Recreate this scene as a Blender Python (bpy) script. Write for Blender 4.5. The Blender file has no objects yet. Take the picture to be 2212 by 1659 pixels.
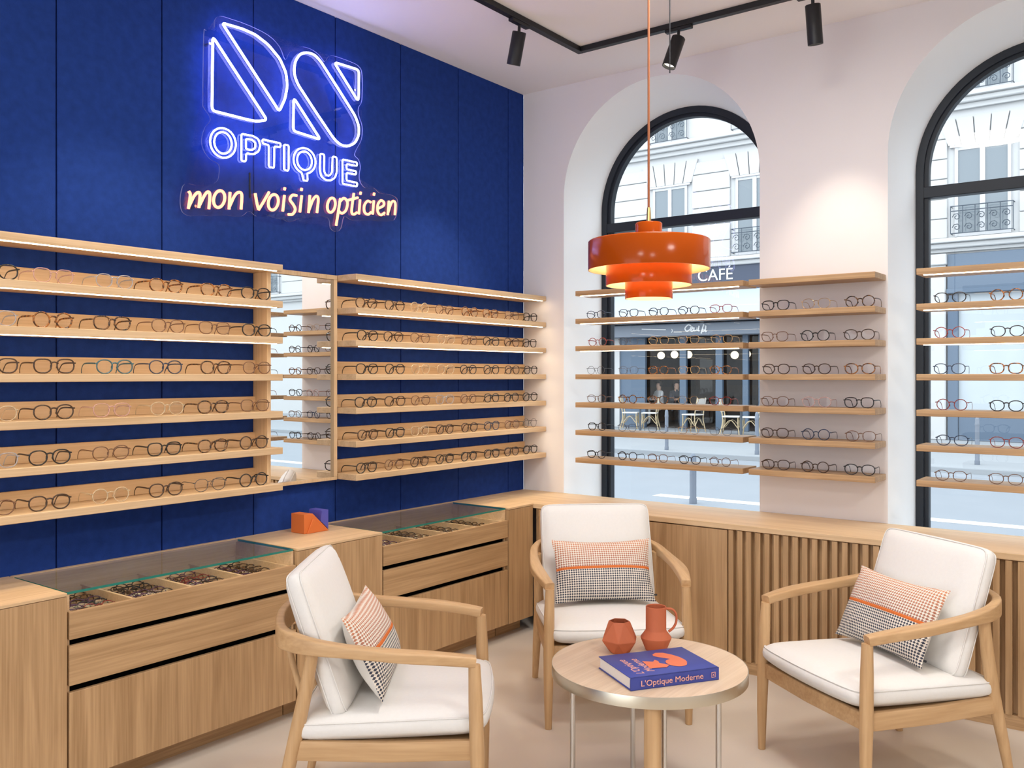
import bpy, bmesh, math, random
from mathutils import Vector, Matrix
random.seed(7)
S = bpy.context.scene
COL = S.collection
PI = math.pi

# ---------------------------------------------------------------- camera, world, light, exposure
FOC, UX, HV = 1959.0, 1106.0, 810.0           # focal length in pixels, principal column, horizon row (2212x1659)
PHI = math.atan((2590 - UX) / FOC)
FW = (math.cos(PHI), math.sin(PHI)); RT = (math.sin(PHI), -math.cos(PHI))
CAM = Vector((-4.829, -3.562, 1.5))
cam_d = bpy.data.cameras.new('camera'); cam = bpy.data.objects.new('camera', cam_d); COL.objects.link(cam)
cam.location = CAM
cam.rotation_euler = (PI / 2, 0, math.atan2(FW[1], FW[0]) - PI / 2)
cam_d.sensor_width = 36; cam_d.lens = FOC / 2212 * 36; cam_d.shift_y = -(829.5 - HV) / 2212
cam_d.clip_start = .05; cam_d.clip_end = 200
S.camera = cam

S.view_settings.view_transform = 'Standard'; S.view_settings.look = 'None'
S.view_settings.gamma = 1; S.view_settings.use_curve_mapping = False
S.view_settings.exposure = 0.35
S.cycles.transparent_max_bounces = 40
S.cycles.max_bounces = 10
S.cycles.caustics_reflective = False; S.cycles.caustics_refractive = False
S.cycles.sample_clamp_indirect = 6.0

W = bpy.data.worlds.new('sky'); S.world = W; W.use_nodes = True
bg = W.node_tree.nodes['Background']
bg.inputs[0].default_value = (0.88, 0.945, 1.0, 1); bg.inputs[1].default_value = 3.1

# ---------------------------------------------------------------- picture -> place helpers
def ray(u, v):
    a = (u - UX) / FOC; b = -(v - HV) / FOC
    return Vector((FW[0] + RT[0] * a, FW[1] + RT[1] * a, b))
def atx(u, v, X=0.0):
    r = ray(u, v); return CAM + r * ((X - CAM.x) / r.x)
def aty(u, v, Y=0.0):
    r = ray(u, v); return CAM + r * ((Y - CAM.y) / r.y)
def atz(u, v, Z=0.0):
    r = ray(u, v); return CAM + r * ((Z - CAM.z) / r.z)

# ---------------------------------------------------------------- materials
def srgb(r, g, b):
    f = lambda c: (c / 255 / 12.92) if c / 255 <= .04045 else ((c / 255 + .055) / 1.055) ** 2.4
    return (f(r), f(g), f(b), 1)
def mat(name):
    m = bpy.data.materials.new(name); m.use_nodes = True
    return m, m.node_tree, m.node_tree.nodes['Principled BSDF']
def plain(name, col, rough=.5, metal=0, noise=0.0, nscale=8, bump=0.0, bscale=200, spec=.5, alpha=1, coat=0):
    m, nt, p = mat(name)
    p.inputs['Base Color'].default_value = col
    p.inputs['Roughness'].default_value = rough; p.inputs['Metallic'].default_value = metal
    p.inputs['Specular IOR Level'].default_value = spec; p.inputs['Alpha'].default_value = alpha
    p.inputs['Coat Weight'].default_value = coat
    tc = nt.nodes.new('ShaderNodeTexCoord')
    if noise:
        n = nt.nodes.new('ShaderNodeTexNoise'); n.inputs['Scale'].default_value = nscale; n.inputs['Detail'].default_value = 5
        nt.links.new(tc.outputs['Object'], n.inputs['Vector'])
        mx = nt.nodes.new('ShaderNodeMix'); mx.data_type = 'RGBA'
        mx.inputs['A'].default_value = tuple(c * (1 - noise) for c in col[:3]) + (1,)
        mx.inputs['B'].default_value = tuple(min(1, c * (1 + noise)) for c in col[:3]) + (1,)
        nt.links.new(n.outputs['Fac'], mx.inputs['Factor']); nt.links.new(mx.outputs['Result'], p.inputs['Base Color'])
    if bump:
        n2 = nt.nodes.new('ShaderNodeTexNoise'); n2.inputs['Scale'].default_value = bscale; n2.inputs['Detail'].default_value = 3
        nt.links.new(tc.outputs['Object'], n2.inputs['Vector'])
        b = nt.nodes.new('ShaderNodeBump'); b.inputs['Strength'].default_value = bump; b.inputs['Distance'].default_value = .002
        nt.links.new(n2.outputs['Fac'], b.inputs['Height']); nt.links.new(b.outputs['Normal'], p.inputs['Normal'])
    return m
def wood(name, axis, c1, c2, rough=.45, fine=1.0):
    """oak: fine pores stretched along the grain axis and broad flowing figure"""
    m, nt, p = mat(name)
    tc = nt.nodes.new('ShaderNodeTexCoord')
    def noise(sc_along, sc_across, scale, detail, dist):
        mp = nt.nodes.new('ShaderNodeMapping')
        v = [sc_across] * 3; v[axis] = sc_along
        mp.inputs['Scale'].default_value = v
        nt.links.new(tc.outputs['Object'], mp.inputs['Vector'])
        n = nt.nodes.new('ShaderNodeTexNoise'); n.inputs['Scale'].default_value = scale
        n.inputs['Detail'].default_value = detail; n.inputs['Distortion'].default_value = dist
        nt.links.new(mp.outputs['Vector'], n.inputs['Vector']); return n
    a = noise(.6, 9, 1.6, 6, 1.2); b = noise(1.2, 60 * fine, 2.4, 4, .3)
    mth = nt.nodes.new('ShaderNodeMath'); mth.operation = 'MULTIPLY_ADD'; mth.inputs[1].default_value = .45
    nt.links.new(b.outputs['Fac'], mth.inputs[0])
    m2 = nt.nodes.new('ShaderNodeMath'); m2.operation = 'MULTIPLY'; m2.inputs[1].default_value = .6
    nt.links.new(a.outputs['Fac'], m2.inputs[0]); nt.links.new(m2.outputs[0], mth.inputs[2])
    rp = nt.nodes.new('ShaderNodeValToRGB')
    rp.color_ramp.elements[0].position = .36; rp.color_ramp.elements[0].color = c1
    rp.color_ramp.elements[1].position = .66; rp.color_ramp.elements[1].color = c2
    nt.links.new(mth.outputs[0], rp.inputs['Fac']); nt.links.new(rp.outputs['Color'], p.inputs['Base Color'])
    p.inputs['Roughness'].default_value = rough; p.inputs['Specular IOR Level'].default_value = .35
    return m
def emit(name, col, strength):
    m = bpy.data.materials.new(name); m.use_nodes = True; nt = m.node_tree; nt.nodes.clear()
    e = nt.nodes.new('ShaderNodeEmission'); e.inputs[0].default_value = col; e.inputs[1].default_value = strength
    o = nt.nodes.new('ShaderNodeOutputMaterial'); nt.links.new(e.outputs[0], o.inputs[0]); return m
def glass(name, tint=(1, 1, 1, 1), refl=1.0, rough=0.0, ior=1.45):
    """thin clear sheet: see-through with Fresnel mirror reflection"""
    m = bpy.data.materials.new(name); m.use_nodes = True; nt = m.node_tree; nt.nodes.clear()
    t = nt.nodes.new('ShaderNodeBsdfTransparent'); t.inputs[0].default_value = tint
    g = nt.nodes.new('ShaderNodeBsdfGlossy'); g.inputs['Roughness'].default_value = rough
    f = nt.nodes.new('ShaderNodeFresnel'); f.inputs[0].default_value = ior
    k = nt.nodes.new('ShaderNodeMath'); k.operation = 'MULTIPLY'; k.inputs[1].default_value = refl; k.use_clamp = True
    gm = nt.nodes.new('ShaderNodeNewGeometry'); kb = nt.nodes.new('ShaderNodeMath'); kb.operation = 'SUBTRACT'; kb.inputs[0].default_value = 1
    k2 = nt.nodes.new('ShaderNodeMath'); k2.operation = 'MULTIPLY'; nt.links.new(gm.outputs['Backfacing'], kb.inputs[1])
    nt.links.new(k.outputs[0], k2.inputs[0]); nt.links.new(kb.outputs[0], k2.inputs[1])
    x = nt.nodes.new('ShaderNodeMixShader'); o = nt.nodes.new('ShaderNodeOutputMaterial')
    nt.links.new(f.outputs[0], k.inputs[0]); nt.links.new(k2.outputs[0], x.inputs[0])
    nt.links.new(t.outputs[0], x.inputs[1]); nt.links.new(g.outputs[0], x.inputs[2]); nt.links.new(x.outputs[0], o.inputs[0])
    return m

OAK1, OAK2 = (.34, .20, .094, 1), (.54, .345, .18, 1)
M = {}
for i, ax in enumerate('xyz'):
    M['oak_' + ax] = wood('oak_grain_' + ax, i, OAK1, OAK2)
    M['pale_' + ax] = wood('pale_oak_grain_' + ax, i, (.58, .385, .21, 1), (.74, .53, .32, 1))
    M['chair_' + ax] = wood('chair_oak_grain_' + ax, i, (.46, .275, .13, 1), (.60, .385, .20, 1), .4, .6)
M['table'] = wood('bleached_oak', 0, (.62, .46, .315, 1), (.74, .58, .42, 1))
M['wall'] = plain('white_plaster', (.78, .74, .735, 1), .9, noise=.02, nscale=3, spec=.2)
M['reveal'] = plain('daylit_reveal_white', (.89, .905, .92, 1), .85, spec=.2)  # cooler and lighter than the wall: daylight put into the colour
M['ceiling'] = plain('ceiling_paint', (.88, .865, .875, 1), .95, spec=.1)
M['floor'] = plain('polished_concrete', (.62, .545, .465, 1), .45, noise=.08, nscale=1.6, bump=.05, bscale=60, spec=.35)
M['felt'] = plain('blue_felt', (.016, .047, .235, 1), .95, noise=.28, nscale=26, bump=.5, bscale=260, spec=.12)
M['black'] = plain('black_metal', (.012, .012, .014, 1), .45, spec=.4)
M['gap'] = plain('black_recess', (.004, .004, .004, 1), .9, spec=0)
M['frame'] = plain('charcoal_window_frame', (.016, .020, .028, 1), .45, spec=.3)
M['linen'] = plain('ivory_linen', (.76, .735, .70, 1), .95, noise=.03, nscale=90, bump=.35, bscale=700, spec=.1)
M['orange'] = plain('orange_lacquer', (.37, .058, .002, 1), .16, spec=.16)
M['shade_in'] = plain('cream_shade_lining', (.86, .60, .36, 1), .5)
M['brass'] = plain('brass', (.75, .52, .2, 1), .25, 1)
M['steel'] = plain('brushed_steel', (.62, .60, .57, 1), .28, 1)
M['champ'] = plain('champagne_edge_band', (.60, .54, .43, 1), .32, 1)
M['terra'] = plain('terracotta_clay', (.52, .135, .055, 1), .7, noise=.05, nscale=40, bump=.1, bscale=300)
M['cord'] = plain('copper_fabric_cord', (.36, .12, .045, 1), .7)
M['book'] = plain('book_blue_cloth', (.045, .065, .32, 1), .5)
M['paper'] = plain('page_edges', (.80, .74, .68, 1), .9, noise=.05, nscale=200)
M['pink'] = plain('pink_print', (.86, .42, .31, 1), .6)
M['orprint'] = plain('orange_print', (.80, .20, .09, 1), .6)
M['sculo'] = plain('orange_block_paint', (.66, .16, .03, 1), .6)
M['sculb'] = plain('violet_block_paint', (.085, .085, .42, 1), .6)
M['mirror'] = plain('mirror_silver', (.92, .94, .94, 1), .0, 1)
M['pane'] = glass('window_glass', (.97, .985, .99, 1), .55)
M['case_glass'] = glass('case_glass', (.95, .98, .97, 1), 1.4)
M['case_edge'] = plain('green_glass_edge', (.02, .20, .16, 1), .15)
M['lens'] = glass('eyeglass_lens', (.97, .97, .98, 1), .7)
M['acrylic'] = glass('clear_acrylic', (.90, .92, .98, 1), .9)
M['acryl_edge'] = plain('acrylic_edge', (.45, .47, .75, 1), .2, alpha=.6)
M['led'] = emit('warm_led', (1.0, .79, .50, 1), 12.0)
M['neon_w'] = emit('white_blue_neon', (.46, .46, 1.0, 1), 13.0)
M['neon_o'] = emit('orange_neon', (1.0, .22, .11, 1), 4.4)
M['bulb'] = emit('warm_bulb', (1.0, .80, .54, 1), 55.0)
M['spot_lens'] = emit('spot_lens', (1.0, .9, .75, 1), 3.0)

# ---------------------------------------------------------------- mesh helpers
def BM(): return bmesh.new()
def box(bm, x0, x1, y0, y1, z0, z1, bev=0.0, seg=2, mi=0):
    x0, x1 = min(x0, x1), max(x0, x1); y0, y1 = min(y0, y1), max(y0, y1); z0, z1 = min(z0, z1), max(z0, z1)
    r = bmesh.ops.create_cube(bm, size=1, matrix=Matrix.Translation(((x0 + x1) / 2, (y0 + y1) / 2, (z0 + z1) / 2)) @ Matrix.Diagonal((x1 - x0, y1 - y0, z1 - z0, 1)))
    fs = list({f for v in r['verts'] for f in v.link_faces})
    for f in fs: f.material_index = mi
    if bev:
        es = list({e for v in r['verts'] for e in v.link_edges})
        bmesh.ops.bevel(bm, geom=es, offset=bev, segments=seg, affect='EDGES', profile=.5, clamp_overlap=True)
def ring_frames(pts, closed=False, up=None):
    n = len(pts); out = []; prev = None
    for i in range(n):
        if closed: t = pts[(i + 1) % n] - pts[i - 1]
        else: t = pts[min(i + 1, n - 1)] - pts[max(i - 1, 0)]
        t = t.normalized()
        if up is not None: a = up - t * up.dot(t)
        elif prev is None:
            a = Vector((0, 0, 1)) if abs(t.z) < .9 else Vector((1, 0, 0)); a = a - t * a.dot(t)
        else: a = prev - t * prev.dot(t)
        if a.length < 1e-6: a = t.orthogonal()
        a.normalize(); prev = a
        out.append((t, a, t.cross(a)))
    return out
def sweep(bm, pts, prof, closed=False, up=None, mi=0, smooth=True, caps=True):
    """prof(i) -> list of (a,b) offsets: a along the 'up' direction, b sideways"""
    pts = [Vector(p) for p in pts]; fr = ring_frames(pts, closed, up); rings = []
    for i, p in enumerate(pts):
        t, a, b = fr[i]
        rings.append([bm.verts.new(p + a * q[0] + b * q[1]) for q in prof(i)])
    n = len(rings); m = len(rings[0])
    for i in range(n if closed else n - 1):
        r0, r1 = rings[i], rings[(i + 1) % n]
        for j in range(m):
            f = bm.faces.new((r0[j], r0[(j + 1) % m], r1[(j + 1) % m], r1[j])); f.smooth = smooth; f.material_index = mi
    if not closed and caps:
        for r, s in ((rings[0], -1), (rings[-1], 1)):
            f = bm.faces.new(r if s > 0 else r[::-1]); f.material_index = mi
def circ(r, n=10, r2=None):
    r2 = r if r2 is None else r2
    return [(r * math.cos(2 * PI * k / n), r2 * math.sin(2 * PI * k / n)) for k in range(n)]
def tube(bm, pts, r, n=10, closed=False, mi=0):
    rr = r if callable(r) else (lambda i: r)
    sweep(bm, pts, lambda i: circ(rr(i), n), closed, mi=mi)
def rrect(h, w, r=.35, k=3):
    """rounded rectangle section, h along up, w sideways"""
    c = r * min(h, w) / 2 * 2 / 2; out = []
    for sx, sy, a0 in ((1, 1, 0), (-1, 1, PI / 2), (-1, -1, PI), (1, -1, 3 * PI / 2)):
        for q in range(k + 1):
            a = a0 + PI / 2 * q / k
            out.append((sx * (h / 2 - c) + c * math.cos(a), sy * (w / 2 - c) + c * math.sin(a)))
    return out
def lathe(bm, prof, n=48, c=(0, 0), mi=0, smooth=True, closed=False):
    """prof list of (r,z) -> surface of revolution"""
    rings = []
    for r, z in prof:
        if r < 1e-6: rings.append([bm.verts.new((c[0], c[1], z))])
        else: rings.append([bm.verts.new((c[0] + r * math.cos(2 * PI * k / n), c[1] + r * math.sin(2 * PI * k / n), z)) for k in range(n)])
    L = len(rings)
    for i in range(L if closed else L - 1):
        a, b = rings[i], rings[(i + 1) % L]
        for k in range(n):
            k2 = (k + 1) % n
            if len(a) == 1 and len(b) == 1: continue
            if len(a) == 1: f = bm.faces.new((a[0], b[k2], b[k]))
            elif len(b) == 1: f = bm.faces.new((a[k], a[k2], b[0]))
            else: f = bm.faces.new((a[k], a[k2], b[k2], b[k]))
            f.smooth = smooth; f.material_index = mi
def prism(bm, pts, d, mi=0, mi_side=None):
    """polygon of 3-D points pushed along vector d"""
    d = Vector(d); a = [bm.verts.new(Vector(p)) for p in pts]; b = [bm.verts.new(Vector(p) + d) for p in pts]
    f = bm.faces.new(a); f.material_index = mi; f = bm.faces.new(b[::-1]); f.material_index = mi
    n = len(a)
    for i in range(n):
        f = bm.faces.new((a[i], b[i], b[(i + 1) % n], a[(i + 1) % n])); f.material_index = mi if mi_side is None else mi_side
def spline(pts, k=6, closed=False):
    P = [Vector(p) for p in pts]; n = len(P); out = []
    for i in range(n if closed else n - 1):
        p1, p2 = P[i], P[(i + 1) % n]
        p0 = P[i - 1] if (closed or i > 0) else p1 * 2 - p2
        p3 = P[(i + 2) % n] if (closed or i < n - 2) else p2 * 2 - p1
        for q in range(k):
            t = q / k
            out.append(.5 * ((2 * p1) + (p2 - p0) * t + (2 * p0 - 5 * p1 + 4 * p2 - p3) * t * t + (3 * p1 - p0 - 3 * p2 + p3) * t ** 3))
    if not closed: out.append(P[-1])
    return out
def rounded(pts, r, k=4):
    """closed polygon with rounded corners"""
    P = [Vector(p) for p in pts]; n = len(P); out = []
    for i in range(n):
        a, b, c = P[i - 1], P[i], P[(i + 1) % n]
        d1, d2 = (a - b), (c - b); l = min(r, d1.length * .45, d2.length * .45)
        s, e = b + d1.normalized() * l, b + d2.normalized() * l
        for q in range(k + 1):
            t = q / k; out.append(s * (1 - t) ** 2 + b * 2 * t * (1 - t) + e * t * t)
    return out
def obj(name, bm, m, parent=None, world=True, sharp=65):
    """links a bmesh as ONE mesh object; world=True: coordinates are in the room and are taken relative to the parent's base"""
    bmesh.ops.recalc_face_normals(bm, faces=bm.faces[:])
    me = bpy.data.meshes.new(name)
    if parent is not None and world: bm.transform(parent.matrix_basis.inverted())
    sm_ = any(f.smooth for f in bm.faces); bm.to_mesh(me); bm.free()
    if sm_: me.set_sharp_from_angle(angle=math.radians(sharp))
    for q in (m if isinstance(m, (list, tuple)) else [m]): me.materials.append(q)
    o = bpy.data.objects.new(name, me); COL.objects.link(o)
    if parent is not None: o.parent = parent
    return o
def tag(o, label, cat, group=None):
    o['label'] = label; o['category'] = cat
    if group: o['group'] = group
    return o
def thing(name, label, cat, loc=(0, 0, 0), rot=(0, 0, 0), group=None):
    o = bpy.data.objects.new(name, None); COL.objects.link(o); o.location = loc; o.rotation_euler = rot
    o.matrix_basis = Matrix.Translation(loc) @ __import__('mathutils').Euler(rot).to_matrix().to_4x4()
    o.empty_display_size = .1
    return tag(o, label, cat, group)
def struct(name, bm=None, m=None, sharp=65):
    if bm is None:
        o = bpy.data.objects.new(name, None); COL.objects.link(o)
    else: o = obj(name, bm, m, sharp=sharp)
    o['kind'] = 'structure'; return o
def dup(root, loc, rot, label, group=None):
    r = root.copy(); COL.objects.link(r); r.location = loc; r.rotation_euler = rot; r['label'] = label
    if group: r['group'] = group
    for ch in KIDS[root.name]:
        c = ch.copy(); COL.objects.link(c); c.parent = r
    return r
KIDS = {}
def text_bm(s, size, org, xd, yd, depth=.001, shear=0.0, align='LEFT', width=None):
    cu = bpy.data.curves.new('t', 'FONT'); cu.body = s; cu.size = size; cu.align_x = align; cu.shear = shear; cu.extrude = depth
    cu.resolution_u = 4
    o = bpy.data.objects.new('t', cu); COL.objects.link(o)
    dg = bpy.context.evaluated_depsgraph_get(); dg.update()
    me = bpy.data.meshes.new_from_object(o.evaluated_get(dg)); bpy.data.objects.remove(o)
    bm = BM(); bm.from_mesh(me); bpy.data.meshes.remove(me)
    if width:
        xs = [v.co.x for v in bm.verts]; k = width / (max(xs) - min(xs)); x0 = min(xs)
        for v in bm.verts: v.co.x = (v.co.x - x0) * k
    xd = Vector(xd).normalized(); yd = Vector(yd).normalized(); zd = xd.cross(yd)
    mt = Matrix.Identity(4)
    for i, c in enumerate((xd, yd, zd)): mt.col[i] = (*c, 0)
    mt.col[3] = (*Vector(org), 1)
    bm.transform(mt); return bm
ORD = ['first', 'second', 'third', 'fourth', 'fifth', 'sixth', 'seventh', 'eighth']

# ================================================================ THE SETTING
CZ, CT = 3.353, .745                      # ceiling height, counter-top height
WX0, WY0 = -9.0, -7.0                      # how far the room reaches behind the camera
b = BM(); box(b, WX0, 0.02, WY0, .02, -.05, 0); struct('floor', b, M['floor'])
b = BM(); box(b, WX0, .45, WY0, .05, CZ, CZ + .06); struct('ceiling', b, M['ceiling'])
# blue felt wall: panels with fine open joints
b = BM(); xs = [-9.0, -8.0, -7.05, -6.1, -5.2, -4.3, -3.53, -3.077, -2.624, -2.149, -1.639, -1.157, -.663, -.166, 0.0]
for i in range(len(xs) - 1):
    box(b, xs[i] + .003, xs[i + 1] - (.003 if i < len(xs) - 2 else 0), .0, .02, 0, CZ, .002, 1)
box(b, WX0, 0, .012, .06, 0, CZ)
struct('wall_left', b, M['felt'])

b = BM(); box(b, WX0, .45, WY0 - .1, WY0, 0, CZ); struct('wall_back', b, M['ceiling'])
b = BM(); box(b, WX0 - .1, WX0, WY0 - .1, -3.6, 0, CZ); struct('wall_rear', b, M['ceiling'])  # unseen wall cut short, its gap sized to let fill daylight in
# window wall with two arched, slightly splayed openings
WIN = []
ya = -.32
for i in range(3): WIN.append((ya, ya - 1.304)); ya -= 1.981
R0, ZS0, R1, ZS1, XD, SILL = .652, 2.631, .612, 2.580, .40, .60
b = BM(); NA = 40
def quad(bm, *p):
    f = bm.faces.new([bm.verts.new(q) for q in p]); return f
yprev = .0
for (y1, y0) in WIN:
    quad(b, (0, yprev, 0), (0, y1, 0), (0, y1, CZ), (0, yprev, CZ)); yprev = y0
    quad(b, (0, y1, 0), (0, y0, 0), (0, y0, SILL), (0, y1, SILL))
    yc = (y0 + y1) / 2
    arc0 = [(yc + R0 * math.cos(PI * k / NA), ZS0 + R0 * math.sin(PI * k / NA)) for k in range(NA + 1)]
    arc1 = [(yc + R1 * math.cos(PI * k / NA), ZS1 + R1 * math.sin(PI * k / NA)) for k in range(NA + 1)]
    for k in range(NA):
        quad(b, (0, *arc0[k]), (0, *arc0[k + 1]), (0, arc0[k + 1][0], CZ), (0, arc0[k][0], CZ))
    o0 = [(y1, SILL)] + arc0 + [(y0, SILL)]; o1 = [(yc + R1, SILL)] + arc1 + [(yc - R1, SILL)]
    for k in range(len(o0)):
        k2 = (k + 1) % len(o0)
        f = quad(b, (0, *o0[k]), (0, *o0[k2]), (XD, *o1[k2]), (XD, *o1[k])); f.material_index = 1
        f.smooth = 0 < k < len(o0) - 2
quad(b, (0, yprev, 0), (0, WY0, 0), (0, WY0, CZ), (0, yprev, CZ))
for (y1, y0), (yy1, yy0) in zip(WIN, WIN[1:]):          # outer skin of the piers
    yc = (y0 + y1) / 2; yc2 = (yy0 + yy1) / 2
    quad(b, (XD + .06, yc - R1, 0), (XD + .06, yc2 + R1, 0), (XD + .06, yc2 + R1, CZ), (XD + .06, yc - R1, CZ))
bmesh.ops.remove_doubles(b, verts=b.verts[:], dist=1e-5)
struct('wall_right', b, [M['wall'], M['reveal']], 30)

def arch_outline(yc, r, z0, zs, n=NA):
    return [(yc + r, z0)] + [(yc + r * math.cos(PI * k / n), zs + r * math.sin(PI * k / n)) for k in range(n + 1)] + [(yc - r, z0)]
for wi, (y1, y0) in enumerate(WIN[:3]):
    yc = (y0 + y1) / 2
    w = struct('window_%d' % (wi + 1))
    def ring(rin, rout, x0, x1, zb0, zb1):
        bb = BM(); a = arch_outline(yc, rout, zb0, ZS1); c = arch_outline(yc, rin, zb1, ZS1)
        n = len(a); V = {}
        for tag_, pts, x in (('a0', a, x0), ('a1', a, x1), ('c0', c, x0), ('c1', c, x1)):
            V[tag_] = [bb.verts.new((x, *p)) for p in pts]
        for k in range(n):
            k2 = (k + 1) % n
            for p, q in (('a0', 'c0'), ('c0', 'c1'), ('c1', 'a1'), ('a1', 'a0')):
                f = bb.faces.new((V[p][k], V[p][k2], V[q][k2], V[q][k]))
        return bb
    obj('outer_frame', ring(R1 - .040, R1, XD - .005, XD + .07, SILL, SILL + .04), M['frame'], w)
    obj('sash', ring(R1 - .062, R1 - .038, XD + .012, XD + .06, SILL + .04, SILL + .065), M['frame'], w)
    bb = BM(); box(bb, XD - .002, XD + .065, yc - R1 + .03, yc + R1 - .03, 2.45, 2.512, .004); obj('transom', bb, M['frame'], w)
    for nm, za, zb in (('lower', SILL + .05, 2.46), ('upper', 2.50, None)):
        bb = BM()
        if zb: pts = [(yc + R1 - .05, za), (yc + R1 - .05, zb), (yc - R1 + .05, zb), (yc - R1 + .05, za)]
        else: pts = arch_outline(yc, R1 - .05, za, ZS1)
        prism(bb, [(XD + .032, *p) for p in pts], (.006, 0, 0)); obj('glass_pane', bb, M['pane'], w)

# ================================================================ SHELVES ON THE BLUE WALL
SZ = [1.980, 1.811, 1.645, 1.474, 1.303, 1.135, .967]; ST = .030; SD = .185
def wall_unit(name, label, x0, x1, upright):
    t = thing(name, label, 'shelves', ((x0 + x1) / 2, 0, SZ[-1]))
    for i, z in enumerate(SZ):
        bb = BM(); box(bb, x0, x1, -SD, -.001, z, z + ST, .0015, 1); obj('shelf', bb, M['pale_x'], t)
        if i:
            bb = BM(); box(bb, x0 + .002, x1 - .002, -.014, -.0005, z + ST + .0005, z + ST + .066, .001, 1)
            obj('back_rail', bb, M['pale_x'], t)
        if i < 6:
            bb = BM(); box(bb, x0 + .03, x1 - .03, -SD + .007, -SD + .018, z - (.003 if i < 3 else .00002), z + .001)
            s = obj('led_strip', bb, M['led'], t); s['label'] = 'glowing warm white strip'
    if upright:
        for z, z2 in zip(SZ[1:], SZ):
            pass
        bb = BM(); box(bb, x1 - .028, x1 - .006, -.105, -.001, SZ[-1] + ST, SZ[0], .001, 1); obj('upright', bb, M['pale_z'], t)
    return t
LX0, LX1, RX0, RX1 = -4.30, -2.125, -1.668, -.004
wall_unit('display_shelves', 'large oak shelf unit with lit shelves on the blue wall, left of the mirror', LX0, LX1, True)
wall_unit('display_shelves', 'oak shelf unit with lit shelves on the blue wall, right of the mirror', RX0, RX1, False)

t = thing('wall_mirror', 'tall oak framed mirror between the two shelf units on the blue wall', 'mirror', (-1.9, 0, .965))
bb = BM(); x0, x1, z0, z1 = LX1 - .004 + .006, RX0 - .004, .965, 2.008
for a in ((x0, x0 + .012, z0 + .0165, z1 - .0225), (x1 - .022, x1, z0 + .0165, z1 - .0225), (x0, x1, z0, z0 + .016), (x0, x1, z1 - .022, z1)):
    box(bb, a[0], a[1], -.05, -.001, a[2], a[3], .001, 1)
obj('frame', bb, M['pale_z'], t)
bb = BM(); box(bb, x0 + .01, x1 - .02, -.036, -.03, z0 + .012, z1 - .018); obj('mirror_glass', bb, M['mirror'], t)

# ================================================================ FLOATING SHELVES ALONG THE WINDOW WALL
SHELVES = {}
def floating(key, where, ya, yb, led, group):
    out = []
    for i, z in enumerate(SZ):
        nm = ['topmost', 'second', 'third', 'fourth', 'fifth', 'sixth', 'lowest'][i]
        t = thing('floating_shelf', '%s oak shelf %s' % (nm + ('' if i in (0, 6) else ' from top'), where), 'shelf', (-.10, (ya + yb) / 2, z), group=group)
        bb = BM(); box(bb, -.195, -.004, yb, ya, z, z + ST, .0015, 1); obj('board', bb, M['oak_y'], t)
        if led and i < 3:
            bb = BM(); box(bb, -.187, -.172, yb + .03, ya - .03, z - .0035, z + .001); s = obj('led_strip', bb, M['led'], t)
            s['label'] = 'glowing warm white strip'
        out.append(t)
    SHELVES[key] = out
floating('w1', 'in front of the left arched window', -.535, -1.607, True, 'shelves before the left window')
floating('pier', 'on the white pier between the windows', -1.640, -2.292, False, 'shelves on the pier')
floating('w2', 'in front of the right arched window', -2.482, -3.54, True, 'shelves before the right window')

# ================================================================ EYEGLASSES
def tortoise(name, a, b_, sc=90):
    m, nt, p = mat(name); tc = nt.nodes.new('ShaderNodeTexCoord'); n = nt.nodes.new('ShaderNodeTexNoise')
    n.inputs['Scale'].default_value = sc; n.inputs['Detail'].default_value = 2; nt.links.new(tc.outputs['Object'], n.inputs['Vector'])
    r = nt.nodes.new('ShaderNodeValToRGB'); r.color_ramp.elements[0].position = .42; r.color_ramp.elements[0].color = a
    r.color_ramp.elements[1].position = .58; r.color_ramp.elements[1].color = b_
    nt.links.new(n.outputs['Fac'], r.inputs['Fac']); nt.links.new(r.outputs['Color'], p.inputs['Base Color'])
    p.inputs['Roughness'].default_value = .2; return m
GC = {
    'K': ('black', plain('acetate_black', (.012, .011, .012, 1), .2), 1.0),
    'D': ('dark brown', plain('acetate_dark_brown', (.05, .025, .014, 1), .2), 1.0),
    'B': ('brown', plain('acetate_brown', (.16, .075, .04, 1), .25), .75),
    'T': ('tortoiseshell', tortoise('acetate_tortoise', (.035, .014, .006, 1), (.38, .14, .03, 1)), 1.15),
    'U': ('dark tortoiseshell', tortoise('acetate_dark_tortoise', (.012, .008, .008, 1), (.17, .075, .025, 1)), 1.1),
    'R': ('red', plain('acetate_red', (.26, .03, .02, 1), .2), .85),
    'N': ('navy', plain('acetate_navy', (.02, .035, .075, 1), .2), .9),
    'E': ('teal', plain('acetate_teal', (.045, .12, .15, 1), .2), 1.0),
    'G': ('gold', plain('metal_gold', (.62, .42, .2, 1), .25, 1), .5),
    'S': ('grey metal', plain('metal_gunmetal', (.10, .10, .11, 1), .3, .6), .5),
    'P': ('clear pink', plain('acetate_clear_pink', (.62, .38, .34, 1), .15, alpha=.62), .8),
    'C': ('clear champagne', plain('acetate_champagne', (.66, .53, .36, 1), .15, alpha=.6), .8),
    'Y': ('clear grey', plain('acetate_clear_grey', (.42, .42, .46, 1), .15, alpha=.6), .8),
    'V': ('plum', plain('acetate_plum', (.085, .03, .07, 1), .2), .9),
}
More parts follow.
